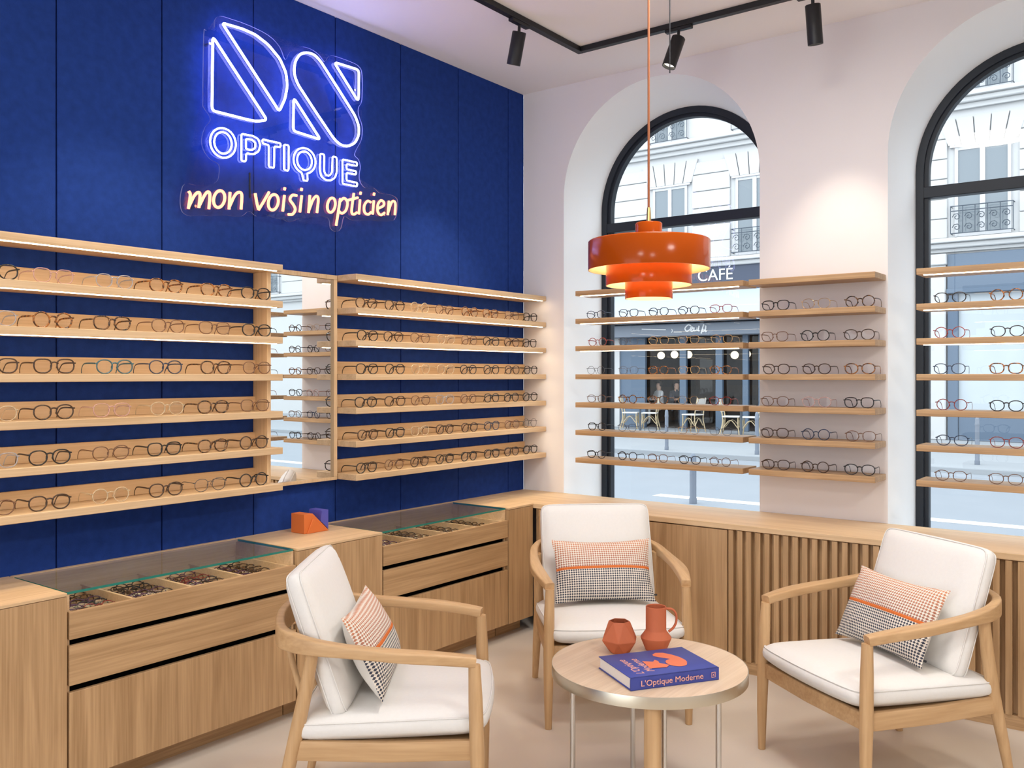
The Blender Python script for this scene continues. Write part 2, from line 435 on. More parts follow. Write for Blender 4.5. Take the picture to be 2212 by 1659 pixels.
def lens_curve(shape, n=26):
    out = []
    for k in range(n):
        a = 2 * PI * k / n; c, s = math.cos(a), math.sin(a)
        if shape == 'round': x, z = .0325 * c, .0305 * s
        elif shape == 'square':
            e = 2 / 3.0; x, z = .0345 * abs(c) ** e * (1 if c > 0 else -1), .0275 * abs(s) ** e * (1 if s > 0 else -1)
            if z < 0: x *= 1 - .18 * (-z / .0275) ** 1.3
        else:   # panto: flat brow, tapering round bottom
            e = 2 / 2.35; x, z = .0345 * abs(c) ** e * (1 if c > 0 else -1), .0295 * abs(s) ** e * (1 if s > 0 else -1)
            if z < 0: x *= 1 - .13 * (-z / .0295) ** 2
            else: z *= .93
        out.append((x, z))
    return out
GPROTO = {}
def make_glasses(ck, shape, folded=False):
    key = (ck, shape, folded)
    if key in GPROTO: return GPROTO[key]
    cname, m, thick = GC[ck]; rw = .0029 * thick; cx = .0455; zc = .031
    t = thing('eyeglasses', '-', 'eyeglasses'); kids = []
    lc = lens_curve(shape); bb = BM()
    for s in (-1, 1):
        pts = [Vector((s * cx + x * s, 0, zc + z)) for x, z in lc]
        sweep(bb, pts, lambda i: circ(rw, 6, rw * 1.0), True, up=Vector((0, 1, 0)))
        # end piece
        xe = cx + .0335; box(bb, s * xe, s * (xe + .0085), -.0025, .006, zc + .010, zc + .010 + .0055 * max(thick, .7), .001, 1)
    br = [Vector((x, -.001, zc + .010 + .006 * (1 - (x / .0155) ** 2))) for x in (-.0155, -.009, 0, .009, .0155)]
    sweep(bb, br, lambda i: circ(rw * 1.1, 6))
    for s in (-1, 1):   # nose pads
        sweep(bb, [Vector((s * .0135, .002, zc + .004)), Vector((s * .0115, .007, zc - .003)), Vector((s * .012, .007, zc - .009))], lambda i: circ(.0017, 5))
    kids.append(obj('front_frame', bb, m, t, False))
    for s in (-1, 1):
        bb = BM(); xt = cx + .0405; zt = zc + .0125
        h = .0062 * (thick if thick > .6 else .5); wd = .0028 * (thick if thick > .6 else .7)
        if folded:
            yo = .010 if s > 0 else .015
            pts = [Vector((s * xt, .004, zt)), Vector((s * (xt - .004), yo, zt)), Vector((s * .02, yo + .001, zt - .001)), Vector((-s * .03, yo + .002, zt - .003)), Vector((-s * .055, yo + .002, zt - .018))]
        else:
            pts = [Vector((s * xt, .003, zt)), Vector((s * xt, .04, zt + .001)), Vector((s * (xt - .002), .082, zt)), Vector((s * (xt - .004), .104, zt - .006)), Vector((s * (xt - .006), .119, zt - .024)), Vector((s * (xt - .008), .124, .003))]
        sp = spline(pts, 4)
        sweep(bb, sp, lambda i: circ(h / 2, 6, wd / 2), up=Vector((0, 0, 1)) if folded else None) if folded else sweep(bb, sp, lambda i: circ(h / 2, 6, wd / 2))
        kids.append(obj('temple', bb, m, t, False))
    for s in (-1, 1):
        bb = BM()
        c0 = bb.verts.new((s * cx, -.0012, zc)); rim = [bb.verts.new((s * cx + x * s * .97, .0003, zc + z * .97)) for x, z in lc]
        for k in range(len(rim)): bb.faces.new((c0, rim[k], rim[(k + 1) % len(rim)])).smooth = True
        l = obj('lens', bb, M['lens'], t, False); kids.append(l)
    KIDS[t.name] = kids; GPROTO[key] = t; t['used'] = 0
    return t
SHN = {'panto': 'oval', 'round': 'round', 'square': 'square'}
def place_glasses(ck, shape, loc, rz, where, group, rx=0, folded=False, sc=1.0):
    p = make_glasses(ck, shape, folded)
    lab = '%s %s eyeglasses%s' % (GC[ck][0], SHN[shape], where)
    if p['used'] == 0:
        p['used'] = 1; o = p; o.location = loc; o.rotation_euler = (rx, 0, rz); o['label'] = lab; o['group'] = group
    else: o = dup(p, loc, (rx, 0, rz), lab, group)
    o.scale = (sc, sc, sc)
    return o
ROWN = ['top', 'second', 'third', 'fourth', 'fifth', 'lowest']
def colname(c, n):
    if c == n - 1: return 'rightmost'
    return ('leftmost', 'second from left', 'third from left', 'fourth from left', 'fifth from left', 'sixth from left', 'seventh from left')[c]
def shelf_glasses(rows, us, plane, off, unit, group, extra=(), size=1.0, us2=None):
    rnd = random.Random(len(us) * 31 + int(abs(off) * 1000))
    for r, row in enumerate(rows):
        z = SZ[r + 1] + ST + .0005
        n = len(row)
        for c, ck in enumerate(row):
            shape = rnd.choice(['panto', 'panto', 'round', 'panto', 'square'])
            if c < len(us):
                uu = us[c] + ((us2[c] - us[c]) * max(0, r - 2) / 3 if us2 else 0)
                q = aty(uu, 900, off) if plane == 'y' else atx(uu, 900, off)
                a = q.x if plane == 'y' else q.y
            else: a = extra[c - len(us)]
            a += rnd.uniform(-.007, .007)
            where = ', %s, %s row of the %s' % (colname(c, n), ROWN[r], unit)
            if plane == 'y': place_glasses(ck, shape, (a, off + rnd.uniform(-.004, .004), z), rnd.uniform(-.05, .05), where, group, sc=size)
            else: place_glasses(ck, shape, (off + rnd.uniform(-.004, .004), a, z), -PI / 2 + rnd.uniform(-.06, .06), where, group, sc=size)
shelf_glasses(['KPYTTK', 'YTUBBK', 'DDENUB', 'CDPCUB', 'YKBKUD', 'BDCDSK'], [-12, 118, 246, 361, 465, 554], 'y', -.150, 'left blue-wall unit', 'eyeglasses on the left blue-wall unit', size=.93, us2=[-16, 107, 239, 356, 457, 546])
shelf_glasses(['UDCBTTBK', 'KDBCBKUK', 'KKCCKKDK', 'KDBYBKKK', 'DKCDDNBS', 'KBDKKKDK'], [792, 851, 908, 962, 1013, 1061, 1105, 1145], 'y', -.150, 'right blue-wall unit', 'eyeglasses on the right blue-wall unit', size=.90)
shelf_glasses(['NKKKR', 'RSGGG', 'SSTGT', 'BTTGR', 'KSSGS', 'KKBKB'], [1288, 1356, 1423, 1489, 1558], 'x', -.150, 'left window shelves', 'eyeglasses before the left window', size=.78)
shelf_glasses(['KGU', 'BKD', 'DDT', 'BPK', 'DNB', 'DDK'], [1675, 1762, 1858], 'x', -.150, 'white pier shelves', 'eyeglasses on the pier shelves', size=.90)
shelf_glasses(['KTKB', 'RKDT', 'NTKB', 'RKTD', 'NRKD', 'BBKT'], [2054, 2175], 'x', -.150, 'right window shelves', 'eyeglasses before the right window', (-3.10, -3.36), size=.84)

# ================================================================ COUNTER ALONG THE BLUE WALL
CF = -.440                                   # front plane
def plain_block(label, x0, x1, drop_left=False):
    t = thing('cabinet', label, 'cabinet', ((x0 + x1) / 2, -.22, 0))
    bb = BM(); box(bb, x0 + .001, x1 - .001, CF, -.002, .085, CT - .013, .001, 1); obj('body', bb, M['oak_z'], t)
    bb = BM(); box(bb, x0 + .001, x1 - .001, CF - .001, -.002, CT - .011, CT, .001, 1); obj('top_board', bb, M['pale_x'], t)
    bb = BM(); box(bb, x0 + .001, x1 - .001, CF + .095, -.002, .0, .084); obj('plinth', bb, M['oak_x'], t)
    return t
plain_block('plain oak cabinet at the far left end of the blue-wall counter', -4.3, -3.256)
plain_block('plain oak cabinet under the orange and violet block sculpture', -2.252, -1.736)
plain_block('narrow plain oak cabinet in the room corner, right of the far display case', -.738, -.503)
def display_case(label, x0, x1, near):
    t = thing('display_case', label, 'display case', ((x0 + x1) / 2, -.22, 0))
    bb = BM()                                 # carcass: sides, back, floor boards, dark recess strips
    box(bb, x0 + .001, x0 + .014, CF + .02, -.002, .085, CT - .012); box(bb, x1 - .014, x1 - .001, CF + .02, -.002, .085, CT - .012)
    box(bb, x0 + .001, x1 - .001, -.030, -.002, .085, CT, .001, 1)
    box(bb, x0 + .014, x1 - .014, CF + .04, -.03, .085, .10)
    obj('carcass', bb, M['pale_x'], t)
    bb = BM(); box(bb, x0 + .015, x1 - .015, CF + .030, CF + .036, .10, .585); obj('shadow_gap', bb, M['gap'], t)['label'] = 'black recess between the drawers'
    bb = BM(); box(bb, x0 + .001, x1 - .001, CF + .095, -.002, 0, .084); obj('plinth', bb, M['oak_x'], t)
    g = .004
    for nm, z0, z1, m in (('drawer', .558, .420, M['oak_x']), ('drawer', .396, .088, M['oak_z'])):
        bb = BM(); box(bb, x0 + g, x1 - g, CF, CF + .02, z0, z1, .001, 1); obj(nm, bb, m, t)
    bb = BM(); box(bb, x0 + g, x1 - g, CF, CF + .0155, .580, .676, .001, 1); obj('tray_front', bb, M['oak_x'], t)
    bb = BM()
    zt = .622; box(bb, x0 + .016, x1 - .016, CF + .016, -.035, zt - .012, zt)
    xa, xb = x0 + .016, x1 - .016
    for k in range(5):
        xx = xa + (xb - xa) * k / 4; xx = min(max(xx, xa + .006), xb - .006)
        box(bb, xx - .006, xx + .006, CF + .016, -.035, zt, .672)
    box(bb, xa, xb, -.047, -.035, zt, .668)
    obj('tray_drawer', bb, M['pale_x'], t)
    bb = BM(); box(bb, x0 + .004, x1 - .004, CF + .018, -.012, CT - .010, CT - .001)
    for f in bb.faces:
        if abs(f.normal.z) < .5: f.material_index = 1
    obj('glass_top', bb, [M['case_glass'], M['case_edge']], t)
    # folded glasses in rows inside the four compartments
    rnd = random.Random(3 if near else 5); cols = 'VUVDNKRVDBVU' if near else 'BUDVKBDUVKBU'
    for k in range(4):
        c0 = xa + (xb - xa) * (k + .5) / 4
        for r in range(6):
            for s in (-1, 1):
                ck = cols[(r * 2 + k * 5 + (s > 0) + rnd.randint(0, 3)) % 12]
                y = CF + .045 + r * .052 + (.026 if s > 0 else 0)
                where = ', %s side, row %s from front, %s compartment, %s display case' % ('left' if s < 0 else 'right', ['one', 'two', 'three', 'four', 'five', 'six'][r], ['leftmost', 'second', 'third', 'rightmost'][k], 'near' if near else 'far')
                place_glasses(ck, rnd.choice(['panto', 'round', 'square']), (c0 + s * .052 + rnd.uniform(-.004, .004), y, zt + .003), rnd.uniform(-.06, .06), where,
                              'folded eyeglasses in the %s display case' % ('near' if near else 'far'), rx=-math.radians(56 + rnd.uniform(-4, 4)), folded=True, sc=.74)
    return t
display_case('near glass-topped oak display case with drawers, left of the block sculpture', -3.253, -2.256, True)
display_case('far glass-topped oak display case with drawers, right of the block sculpture', -1.733, -.742, False)

# ---------------- counter along the windows
WF = -.500
t = thing('countertop', 'long pale oak countertop running under the arched windows', 'countertop', (-.25, -2.6, CT - .028))
bb = BM(); box(bb, WF, -.002, -6.2, -.002, CT - .028, CT, .0015, 1); obj('board', bb, M['pale_y'], t)
def door_cabinet(label, ya, yb, doors):
    t = thing('cabinet', label, 'cabinet', (-.25, (ya + yb) / 2, 0))
    bb = BM(); box(bb, WF + .022, -.004, yb + .001, ya - .001, .06, CT - .030); obj('body', bb, M['oak_z'], t)
    bb = BM(); box(bb, WF + .012, -.004, yb + .001, ya - .001, 0, .059); obj('plinth', bb, M['oak_y'], t)
    for a, c in doors:
        bb = BM(); box(bb, WF + .002, WF + .021, c + .002, a - .002, .064, CT - .034, .001, 1); obj('door', bb, M['oak_z'], t)
def slat_cabinet(label, ya, yb):
    t = thing('slatted_cabinet', label, 'cabinet', (-.25, (ya + yb) / 2, 0))
    bb = BM(); box(bb, WF + .036, -.004, yb + .001, ya - .001, .06, CT - .030); obj('body', bb, M['oak_z'], t)
    bb = BM(); box(bb, WF + .012, -.004, yb + .001, ya - .001, 0, .059); obj('plinth', bb, M['oak_y'], t)
    n = int(round((ya - yb) / .0463)); p = (ya - yb - .027) / (n - 1)
    for k in range(n):
        y = ya - k * p
        bb = BM(); box(bb, WF + .004, WF + .0355, y - .0265, y - .0005, .0605, CT - .031, .001, 1); obj('slat', bb, M['oak_z'], t)
door_cabinet('plain oak door cabinet under the left window, behind the middle armchair', -.445, -1.655, [(-.475, -1.06), (-1.06, -1.652)])
slat_cabinet('slatted oak cabinet front under the white pier between the windows', -1.657, -2.392)
door_cabinet('narrow plain oak cabinet behind the right armchair', -2.394, -2.715, [(-2.397, -2.712)])
slat_cabinet('slatted oak cabinet front under the right window, right of the right armchair', -2.717, -3.83)
door_cabinet('plain oak cabinet at the right end of the window counter', -3.832, -6.2, [(-3.835, -5.0), (-5.0, -6.197)])

# ---------------- block sculpture
t = thing('block_sculpture', 'small orange and violet faceted block sculpture on the counter', 'sculpture', (-1.93, -.15, CT))
a = Vector((-2.0, -.185, CT)); wd, dp, hh = .152, .096, .092
def ln(x, y, z): return (a.x + x, a.y + y, CT + .0005 + z)
bb = BM()
v = [bb.verts.new(ln(*p)) for p in ((0, 0, 0), (wd, 0, 0), (wd, dp, 0), (0, dp, 0), (0, 0, hh), (.052, 0, hh), (.052, dp, hh), (0, dp, hh))]
for f in ((0, 3, 2, 1), (0, 1, 5, 4), (1, 2, 6, 5), (2, 3, 7, 6), (3, 0, 4, 7), (4, 5, 6, 7)): bb.faces.new([v[i] for i in f])
prism(bb, [ln(.015, -.0065, 0), ln(wd - .004, -.0065, 0), ln(.048, -.0065, hh * .74)], (0, .0065, 0))
bmesh.ops.bevel(bb, geom=bb.edges[:], offset=.0015, segments=1, affect='EDGES')
obj('orange_block', bb, M['sculo'], t)
bb = BM(); s0 = .0035
prism(bb, [ln(.104, dp, 0 + hh * (wd - .104) / (wd - .052) + s0 * 1.6), ln(wd, dp, s0 * 1.6), ln(wd, dp, hh * 1.08), ln(.112, dp, hh * 1.08)], (0, -dp * .96, 0)); obj('violet_block', bb, M['sculb'], t)

# ================================================================ NEON SIGN
SGN = -.055
def sg(x, y, Y=SGN): return aty(360 + x * .3134, y * .3134, Y)
neon = thing('neon_sign', 'neon sign with white logo, outlined capitals and orange handwriting on clear acrylic', 'neon sign', sg(800, 900, 0))
ol = [(330,150),(345,120),(375,110),(430,125),(560,170),(700,240),(780,320),(820,412),(850,360),(920,322),(990,335),(1050,375),(1090,425),(1115,390),(1150,383),(1270,425),(1330,460),(1350,520),(1348,690),(1325,740),(1325,790),(1350,870),(1345,960),(1310,1030),(1298,1070),(1325,1100),(1338,1150),(1330,1200),(1335,1250),(1370,1295),(1430,1295),(1470,1330),(1540,1340),(1590,1370),(1592,1440),(1570,1515),(1500,1525),(1420,1520),(1330,1522),(1270,1515),(1225,1492),(1203,1575),(1165,1597),(1130,1570),(1120,1510),(1075,1490),(1000,1500),(920,1505),(850,1530),(800,1510),(740,1500),(690,1480),(620,1490),(570,1455),(520,1490),(460,1490),(400,1480),(310,1490),(240,1478),(170,1490),(110,1460),(95,1380),(110,1290),(140,1265),(200,1275),(290,1275),(345,1252),(362,1210),(362,1135),(300,1095),(255,1030),(243,960),(265,880),(298,840),(298,800),(258,740),(252,680),(258,240),(275,210),(328,195)]
sm = spline([sg(x, y, SGN + .012) for x, y in ol], 3, True)
bb = BM(); prism(bb, sm, (0, .006, 0), 0, 1); bmesh.ops.triangulate(bb, faces=[f for f in bb.faces if len(f.verts) > 4])
obj('acrylic_panel', bb, [M['acrylic'], M['acryl_edge']], neon)
for x, y in ((300, 300), (1300, 620), (200, 1420), (1500, 1480)):
    q = sg(x, y, SGN + .018); bb = BM(); tube(bb, [q, Vector((q.x, -.0005, q.z))], .006, 10); obj('standoff', bb, M['steel'], neon)
def neon_loop(name, loops, m, r, closed=True, rad=30, sharp=True):
    bb = BM()
    for lp in loops:
        P = [sg(x, y) for x, y in lp]
        if closed:
            P = rounded(P, rad * .3134 * .0023, 4) if sharp else P
        tube(bb, P, r, 8, closed)
    return obj(name, bb, m, neon)
NW, NR = M['neon_w'], .0056
neon_loop('logo_shape', [[(318,252),(312,762),(560,825),(620,836),(692,828)]], NW, NR, rad=26)
neon_loop('logo_shape', [[(382,158),(520,198),(610,238),(700,308),(780,405),(822,500),(832,590),(816,680),(776,768)]], NW, NR, rad=22)
neon_loop('logo_shape', [[(876,500),(886,420),(920,372),(965,360),(1018,376),(1060,420),(1180,608),(1300,800),(1325,870),(1325,930),(1300,985),(1250,1010),(1200,1000),(1155,960),(1030,775),(900,575)]], NW, NR, rad=40)
neon_loop('logo_shape', [[(1153,428),(1326,482),(1322,702)]], NW, NR, rad=34)
neon_loop('logo_shape', [[(876,674),(872,902),(1060,962)]], NW, NR, rad=26)
def ell(cx, cy, rx, ry, n=28, sk=.14, a0=0, a1=2 * PI, full=True):
    return [(cx + rx * math.cos(a0 + (a1 - a0) * k / (n if full else n - 1)), cy + ry * math.sin(a0 + (a1 - a0) * k / (n if full else n - 1)) + sk * rx * math.cos(a0 + (a1 - a0) * k / (n if full else n - 1))) for k in range(n)]
LR = .0038
neon_loop('letter', [ell(388, 985, 89, 102), ell(388, 985, 60, 74)], NW, LR, sharp=False)
neon_loop('letter', [[(515,922),(592,936),(632,958),(645,1000),(635,1042),(600,1064),(548,1056),(546,1114),(514,1108)], [(546,955),(590,964),(613,985),(610,1020),(590,1034),(546,1028)]], NW, LR, rad=14)
neon_loop('letter', [[(660,960),(786,988),(784,1016),(742,1008),(740,1158),(704,1150),(704,1000),(660,988)]], NW, LR, rad=12)
neon_loop('letter', [[(808,996),(842,1002),(840,1178),(808,1170)]], NW, LR, rad=14)
q_out = ell(950, 1108, 76, 88, 26, .14, PI / 2 - .25, PI / 2 - 2 * PI + .25, False)
neon_loop('letter', [q_out + [(943, 1243), (971, 1247), (970, 1210)], ell(950, 1108, 51, 64)], NW, LR, rad=8)
neon_loop('letter', [[(1058,1058),(1086,1064),(1085,1180),(1098,1208),(1122,1212),(1140,1188),(1143,1078),(1172,1084),(1172,1190),(1160,1225),(1130,1245),(1095,1240),(1065,1215),(1055,1170)]], NW, LR, rad=14)
neon_loop('letter', [[(1212,1098),(1312,1120),(1312,1144),(1240,1130),(1240,1166),(1306,1180),(1305,1204),(1240,1190),(1240,1244),(1314,1260),(1312,1286),(1212,1266)]], NW, LR, rad=12)
NO = M['neon_o']
def script(strokes, dots=()):
    bb = BM()
    for s in strokes:
        P = [sg(x, y, SGN + .002) for x, y in s]
        tube(bb, spline(P, 5) if len(P) > 2 else P, .0066, 8)
    for s in dots:
        tube(bb, [sg(s[0], s[1] - 7, SGN + .002), sg(s[0] - 3, s[1] + 9, SGN + .002)], .0066, 8)
    obj('letter', bb, NO, neon)['label'] = 'glowing orange handwritten letter'
def oval(cx, cy, rx, ry): return [(cx + rx * math.cos(a) - .12 * ry * math.sin(a), cy + ry * math.sin(a)) for a in [PI * 2 * k / 14 - PI / 2 for k in range(15)]]
script([[(152,1318),(163,1345),(150,1438)], [(152,1425),(190,1350),(218,1326),(230,1345),(222,1432)], [(224,1420),(262,1345),(286,1322),(298,1345),(291,1440)]])
script([oval(362, 1372, 38, 58)])
script([[(437,1325),(430,1442)], [(431,1428),(468,1350),(498,1325),(518,1345),(513,1442)]])
script([[(610,1332),(622,1400),(634,1446)], [(634,1446),(668,1390),(706,1324)]])
script([oval(735, 1394, 34, 54)])
script([[(812,1346),(800,1456)]], [(815,1300)])
script([[(897,1348),(866,1346),(850,1376),(874,1412),(886,1445),(868,1476),(838,1478)]])
script([[(931,1348),(918,1462)]], [(931,1305)])
script([[(987,1346),(978,1466)], [(980,1450),(1008,1378),(1032,1352),(1045,1375),(1036,1466)]])
script([oval(1135, 1414, 27, 50)])
script([[(1197,1368),(1183,1460),(1168,1554)], [(1190,1395),(1222,1366),(1246,1395),(1236,1448),(1208,1470),(1184,1452)]])
script([[(1290,1332),(1275,1455),(1290,1477),(1312,1464)], [(1250,1380),(1318,1362)]])
script([[(1333,1376),(1325,1476)]], [(1338,1331)])
script([[(1408,1394),(1384,1386),(1362,1418),(1364,1462),(1388,1478),(1410,1462)]])
script([[(1428,1382),(1420,1477)]], [(1431,1337)])
script([[(1460,1436),(1494,1418),(1496,1393),(1476,1382),(1456,1410),(1455,1458),(1476,1482),(1502,1466)]])
script([[(1532,1385),(1524,1481)], [(1526,1465),(1552,1392),(1576,1400),(1573,1481)]])
bb = BM(); tube(bb, [sg(573, 1190, -.004), sg(573, 1280, -.004), sg(576, 1365, -.004)], .004, 8); obj('power_cable', bb, M['black'], neon)['label'] = 'short dark cable behind the acrylic'

# ================================================================ CEILING TRACK AND SPOTLIGHTS
TX, TY = -.505, -.766
t = thing('light_track', 'black ceiling light track with a right-angled corner', 'light track', (TX, TY, CZ))
bb = BM(); box(bb, -6.5, TX + .018, TY - .018, TY + .018, CZ - .03, CZ - .0005, .002, 1); obj('rail', bb, M['black'], t)
bb = BM(); box(bb, TX - .018, TX + .018, -5.5, TY - .0185, CZ - .03, CZ - .0005, .002, 1); obj('rail', bb, M['black'], t)
def spot(label, x, y, dirv, along, power, L=.165, R=.036, size=62):
    t = thing('spotlight', label, 'spotlight', (x, y, CZ - .03), group='black cylinder spotlights')
    bb = BM()
    if along == 'x': box(bb, x - .075, x + .075, y - .015, y + .015, CZ - .047, CZ - .0305, .002, 1)
    else: box(bb, x - .015, x + .015, y - .075, y + .075, CZ - .047, CZ - .0305, .002, 1)
    obj('track_adapter', bb, M['black'], t)
    d = Vector(dirv).normalized(); top = Vector((x, y, CZ - .082))
    bb = BM(); tube(bb, [Vector((x, y, CZ - .046)), top + d * .012], .008, 10); obj('stem', bb, M['black'], t)
    e1 = d.orthogonal().normalized(); e2 = d.cross(e1); mt = Matrix.Identity(4)
    for i, c in enumerate((e1, e2, d)): mt.col[i] = (*c, 0)
    mt.col[3] = (*top, 1)
    bb = BM(); lathe(bb, [(0, 0), (R - .003, 0), (R, .003), (R, L), (R - .003, L), (R - .003, L - .02), (0, L - .02)], 32); bb.transform(mt); obj('housing', bb, M['black'], t)
    bb = BM(); lathe(bb, [(0, L - .016), (R - .004, L - .016), (R - .004, L - .019), (0, L - .019)], 24); bb.transform(mt); obj('lens', bb, M['spot_lens'], t)['label'] = 'glowing white lens'
    ld = bpy.data.lights.new('spot_beam', 'SPOT'); ld.energy = power; ld.spot_size = math.radians(size); ld.spot_blend = .7; ld.color = (1, .87, .70); ld.shadow_soft_size = .03
    lo = bpy.data.objects.new('spot_beam', ld); COL.objects.link(lo); lo.location = (top + d * (L + .005)) - Vector(t.location)
    lo.rotation_euler = d.to_track_quat('-Z', 'Y').to_euler(); lo.parent = t
spot('black cylinder spotlight on the track beside the blue wall', -1.075, TY, (.12, .34, -1), 'x', 40)
spot('black cylinder spotlight on the track above the left window arch', TX, -1.385, (-.25, .25, -1), 'y', 18)
spot('black cylinder spotlight at top right, cut by the picture edge', TX, -2.09, (.22, .0, -1), 'y', 27, L=.185, R=.036)
spot('added black cylinder fill spotlight further left along the track, outside the picture', -2.9, TY, (0, .35, -1), 'x', 30)  # unseen spot added for extra light indoors
spot('added black cylinder fill spotlight further right along the track, outside the picture', TX, -3.6, (-.3, 0, -1), 'y', 30)  # also out of view, added to even out the indoor light

M['disc'] = emit('added_fill_glow', (1.0, .975, .93, 1), 37.0)  # unseen glowing discs added as overhead fill for floor and seating
for x, y, w_ in ((-2.0, -2.3, 'above the seating area'), (-2.9, -4.6, 'behind the viewer'), (-5.8, -3.0, 'left of the viewer'), (-5.6, -4.6, 'in the far rear of the shop')):
    t = thing('added_fill_lamp', 'added round ceiling fill lamp %s, outside the picture' % w_, 'fill lamp', (x, y, CZ), group='added round fill lamps')
    bb = BM(); lathe(bb, [(.30, CZ - .0005), (.33, CZ - .0005), (.33, CZ - .06), (.30, CZ - .06)], 48, (x, y), closed=True); obj('rim', bb, M['steel'], t)
    bb = BM(); lathe(bb, [(0, CZ - .05), (.299, CZ - .05)], 48, (x, y)); obj('diffuser', bb, M['disc'], t)
# ================================================================ PENDANT LAMP
PC = (-2.038, -2.042)
t = thing('pendant_lamp', 'glossy orange tiered pendant lamp hanging over the round table', 'pendant lamp', (*PC, 1.763))
def shell(r, z0, z1, top_r, th=.003):
    """open-bottomed drum with a top plate"""
    bb = BM()
    lathe(bb, [(top_r, z1 - th), (top_r, z1), (r - .004, z1), (r, z1 - .004), (r, z0)], 72, PC, 0)
    lathe(bb, [(r, z0), (r - th, z0), (r - th, z1 - th - .001), (top_r, z1 - th)], 72, PC, 1)
    return bb
for r, z0, z1, tr in ((.2095, 1.864, 1.965, .044), (.148, 1.810, 1.884, .118), (.082, 1.764, 1.850, .062)):
    obj('shade_tier', shell(r, z0, z1, tr), [M['orange'], M['shade_in']], t)
bb = BM(); lathe(bb, [(0, 2.027), (.043, 2.027), (.046, 2.024), (.046, 1.963), (0, 1.963)], 48, PC); obj('top_cap', bb, M['orange'], t)
bb = BM(); lathe(bb, [(0, 2.082), (.006, 2.08), (.0075, 2.06), (.0085, 2.03), (.0085, 2.0265), (0, 2.0265)], 20, PC); obj('cord_grip', bb, M['brass'], t)
bb = BM(); tube(bb, [Vector((PC[0], PC[1], z)) for z in (2.08, 2.5, 3.0, CZ - .001)], .0042, 8); obj('cord', bb, M['cord'], t)
bb = BM(); lathe(bb, [(.016, 1.962), (.018, 1.935), (.03, 1.915), (.033, 1.895), (.028, 1.872), (.014, 1.858), (0, 1.855)], 24, PC); obj('bulb', bb, M['bulb'], t)
bb = BM(); lathe(bb, [(0, CZ - .025), (.045, CZ - .025), (.05, CZ - .02), (.05, CZ - .0005), (0, CZ - .0005)], 32, PC); obj('ceiling_rose', bb, M['orange'], t)

q = CAM + ray(1447, 158) * 3.3
bb = BM(); tube(bb, [q, Vector((q.x, q.y, 3.0)), Vector((q.x, q.y, CZ - .001))], .0022, 6)
tag(obj('hanging_cable', bb, M['black']), 'thin black cable hanging from the ceiling beside the copper cord', 'cable')

# ================================================================ ROUND TABLE AND WHAT STANDS ON IT
TT = .500; TR = .336
t = thing('coffee_table', 'round oak coffee table with metal edge between the armchairs', 'table', (*PC, 0))
bb = BM(); lathe(bb, [(0, TT), (TR - .0025, TT), (TR - .0025, TT - .036), (0, TT - .036)], 96, PC, smooth=False); obj('tabletop', bb, M['table'], t)
bb = BM(); lathe(bb, [(TR - .0024, TT + .0004), (TR - .0005, TT + .0004), (TR, TT - .001), (TR, TT - .037), (TR - .0024, TT - .037)], 96, PC, closed=True); obj('edge_band', bb, M['champ'], t)
pp = atz(1410, 1525, TT - .04)
bb = BM(); tube(bb, [Vector((pp.x, pp.y, 0.001)), Vector((pp.x, pp.y, TT - .0365))], .0275, 28); obj('post', bb, M['chair_z'], t)
legs = [(1237, 1530), (1367, 1495), (1434, 1530), (1552, 1510)]
LP = [atz(u, v, TT - .037) for u, v in legs]
LP[0] = Vector((PC[0] - .235, PC[1] + .10, 0)); 
r_ = .255
for q, (u, rr) in zip(range(4), ((1237, .27), (1367, .20), (1434, .25), (1552, .27))):
    # the leg stands where the sight line of its column meets the circle of radius rr round the post
    d = ray(u, 810); d.z = 0; d.normalize(); e = Vector((CAM.x - PC[0], CAM.y - PC[1], 0))
    bq = e.dot(d); disc = bq * bq - (e.length ** 2 - rr * rr)
    k = -bq + (1 if q == 1 else -1) * math.sqrt(max(disc, 0))
    LP[q] = Vector((CAM.x + d.x * k, CAM.y + d.y * k, 0))
for q in range(4):
    c = LP[q]; di = Vector((PC[0] - c.x, PC[1] - c.y, 0)).normalized(); bb = BM()
    pts = [c + Vector((0, 0, TT - .0375)), c + Vector((0, 0, .25)), c + Vector((0, 0, .05)), c + di * .012 + Vector((0, 0, .022)), c + di * .04 + Vector((0, 0, .009)), c + di * .12 + Vector((0, 0, .0085))]
    tube(bb, spline(pts, 5), .0092, 12); obj('leg', bb, M['steel'], t)

A = atz(1362.7, 1493.6, TT); Bp = atz(1553, 1468.5, TT); Dp = atz(1303, 1443, TT)
ex = (Bp - A).normalized(); ey = Vector((-ex.y, ex.x, 0)); LB = (Bp - A).length; DB = (Dp - A).dot(ey); TB = .041
t = thing('book', 'thick blue hardback book with pink title lettering lying on the round table', 'book', A + Vector((0, 0, .0006)), (0, 0, math.atan2(ex.y, ex.x)))
bb = BM()
box(bb, 0, LB, .0, DB, 0, .003, .0008, 1); box(bb, 0, LB, 0, DB, TB - .003, TB, .0008, 1)
for k in range(6):
    a0 = -PI / 2 + PI * k / 6; 
sweep(bb, [Vector((0, .002, TB / 2)), Vector((LB, .002, TB / 2))], lambda i: [(-TB / 2, .002), (-TB / 2, -.001), (-TB / 3, -.004), (0, -.005), (TB / 3, -.004), (TB / 2, -.001), (TB / 2, .002)], up=Vector((0, 0, 1)))
obj('cover', bb, M['book'], t, False)
bb = BM(); box(bb, .004, LB - .004, .004, DB - .004, .003, TB - .003); obj('page_block', bb, M['paper'], t, False)
bb = text_bm("L'Optique Moderne", .026, (LB * .105, -.0062, TB * .31), (1, 0, 0), (0, 0, 1), .0004, width=LB * .70)
obj('spine_title', bb, M['pink'], t, False)['label'] = 'pink lettering on the spine'
bb = BM()
cxm, czm = LB * .925, TB * .5
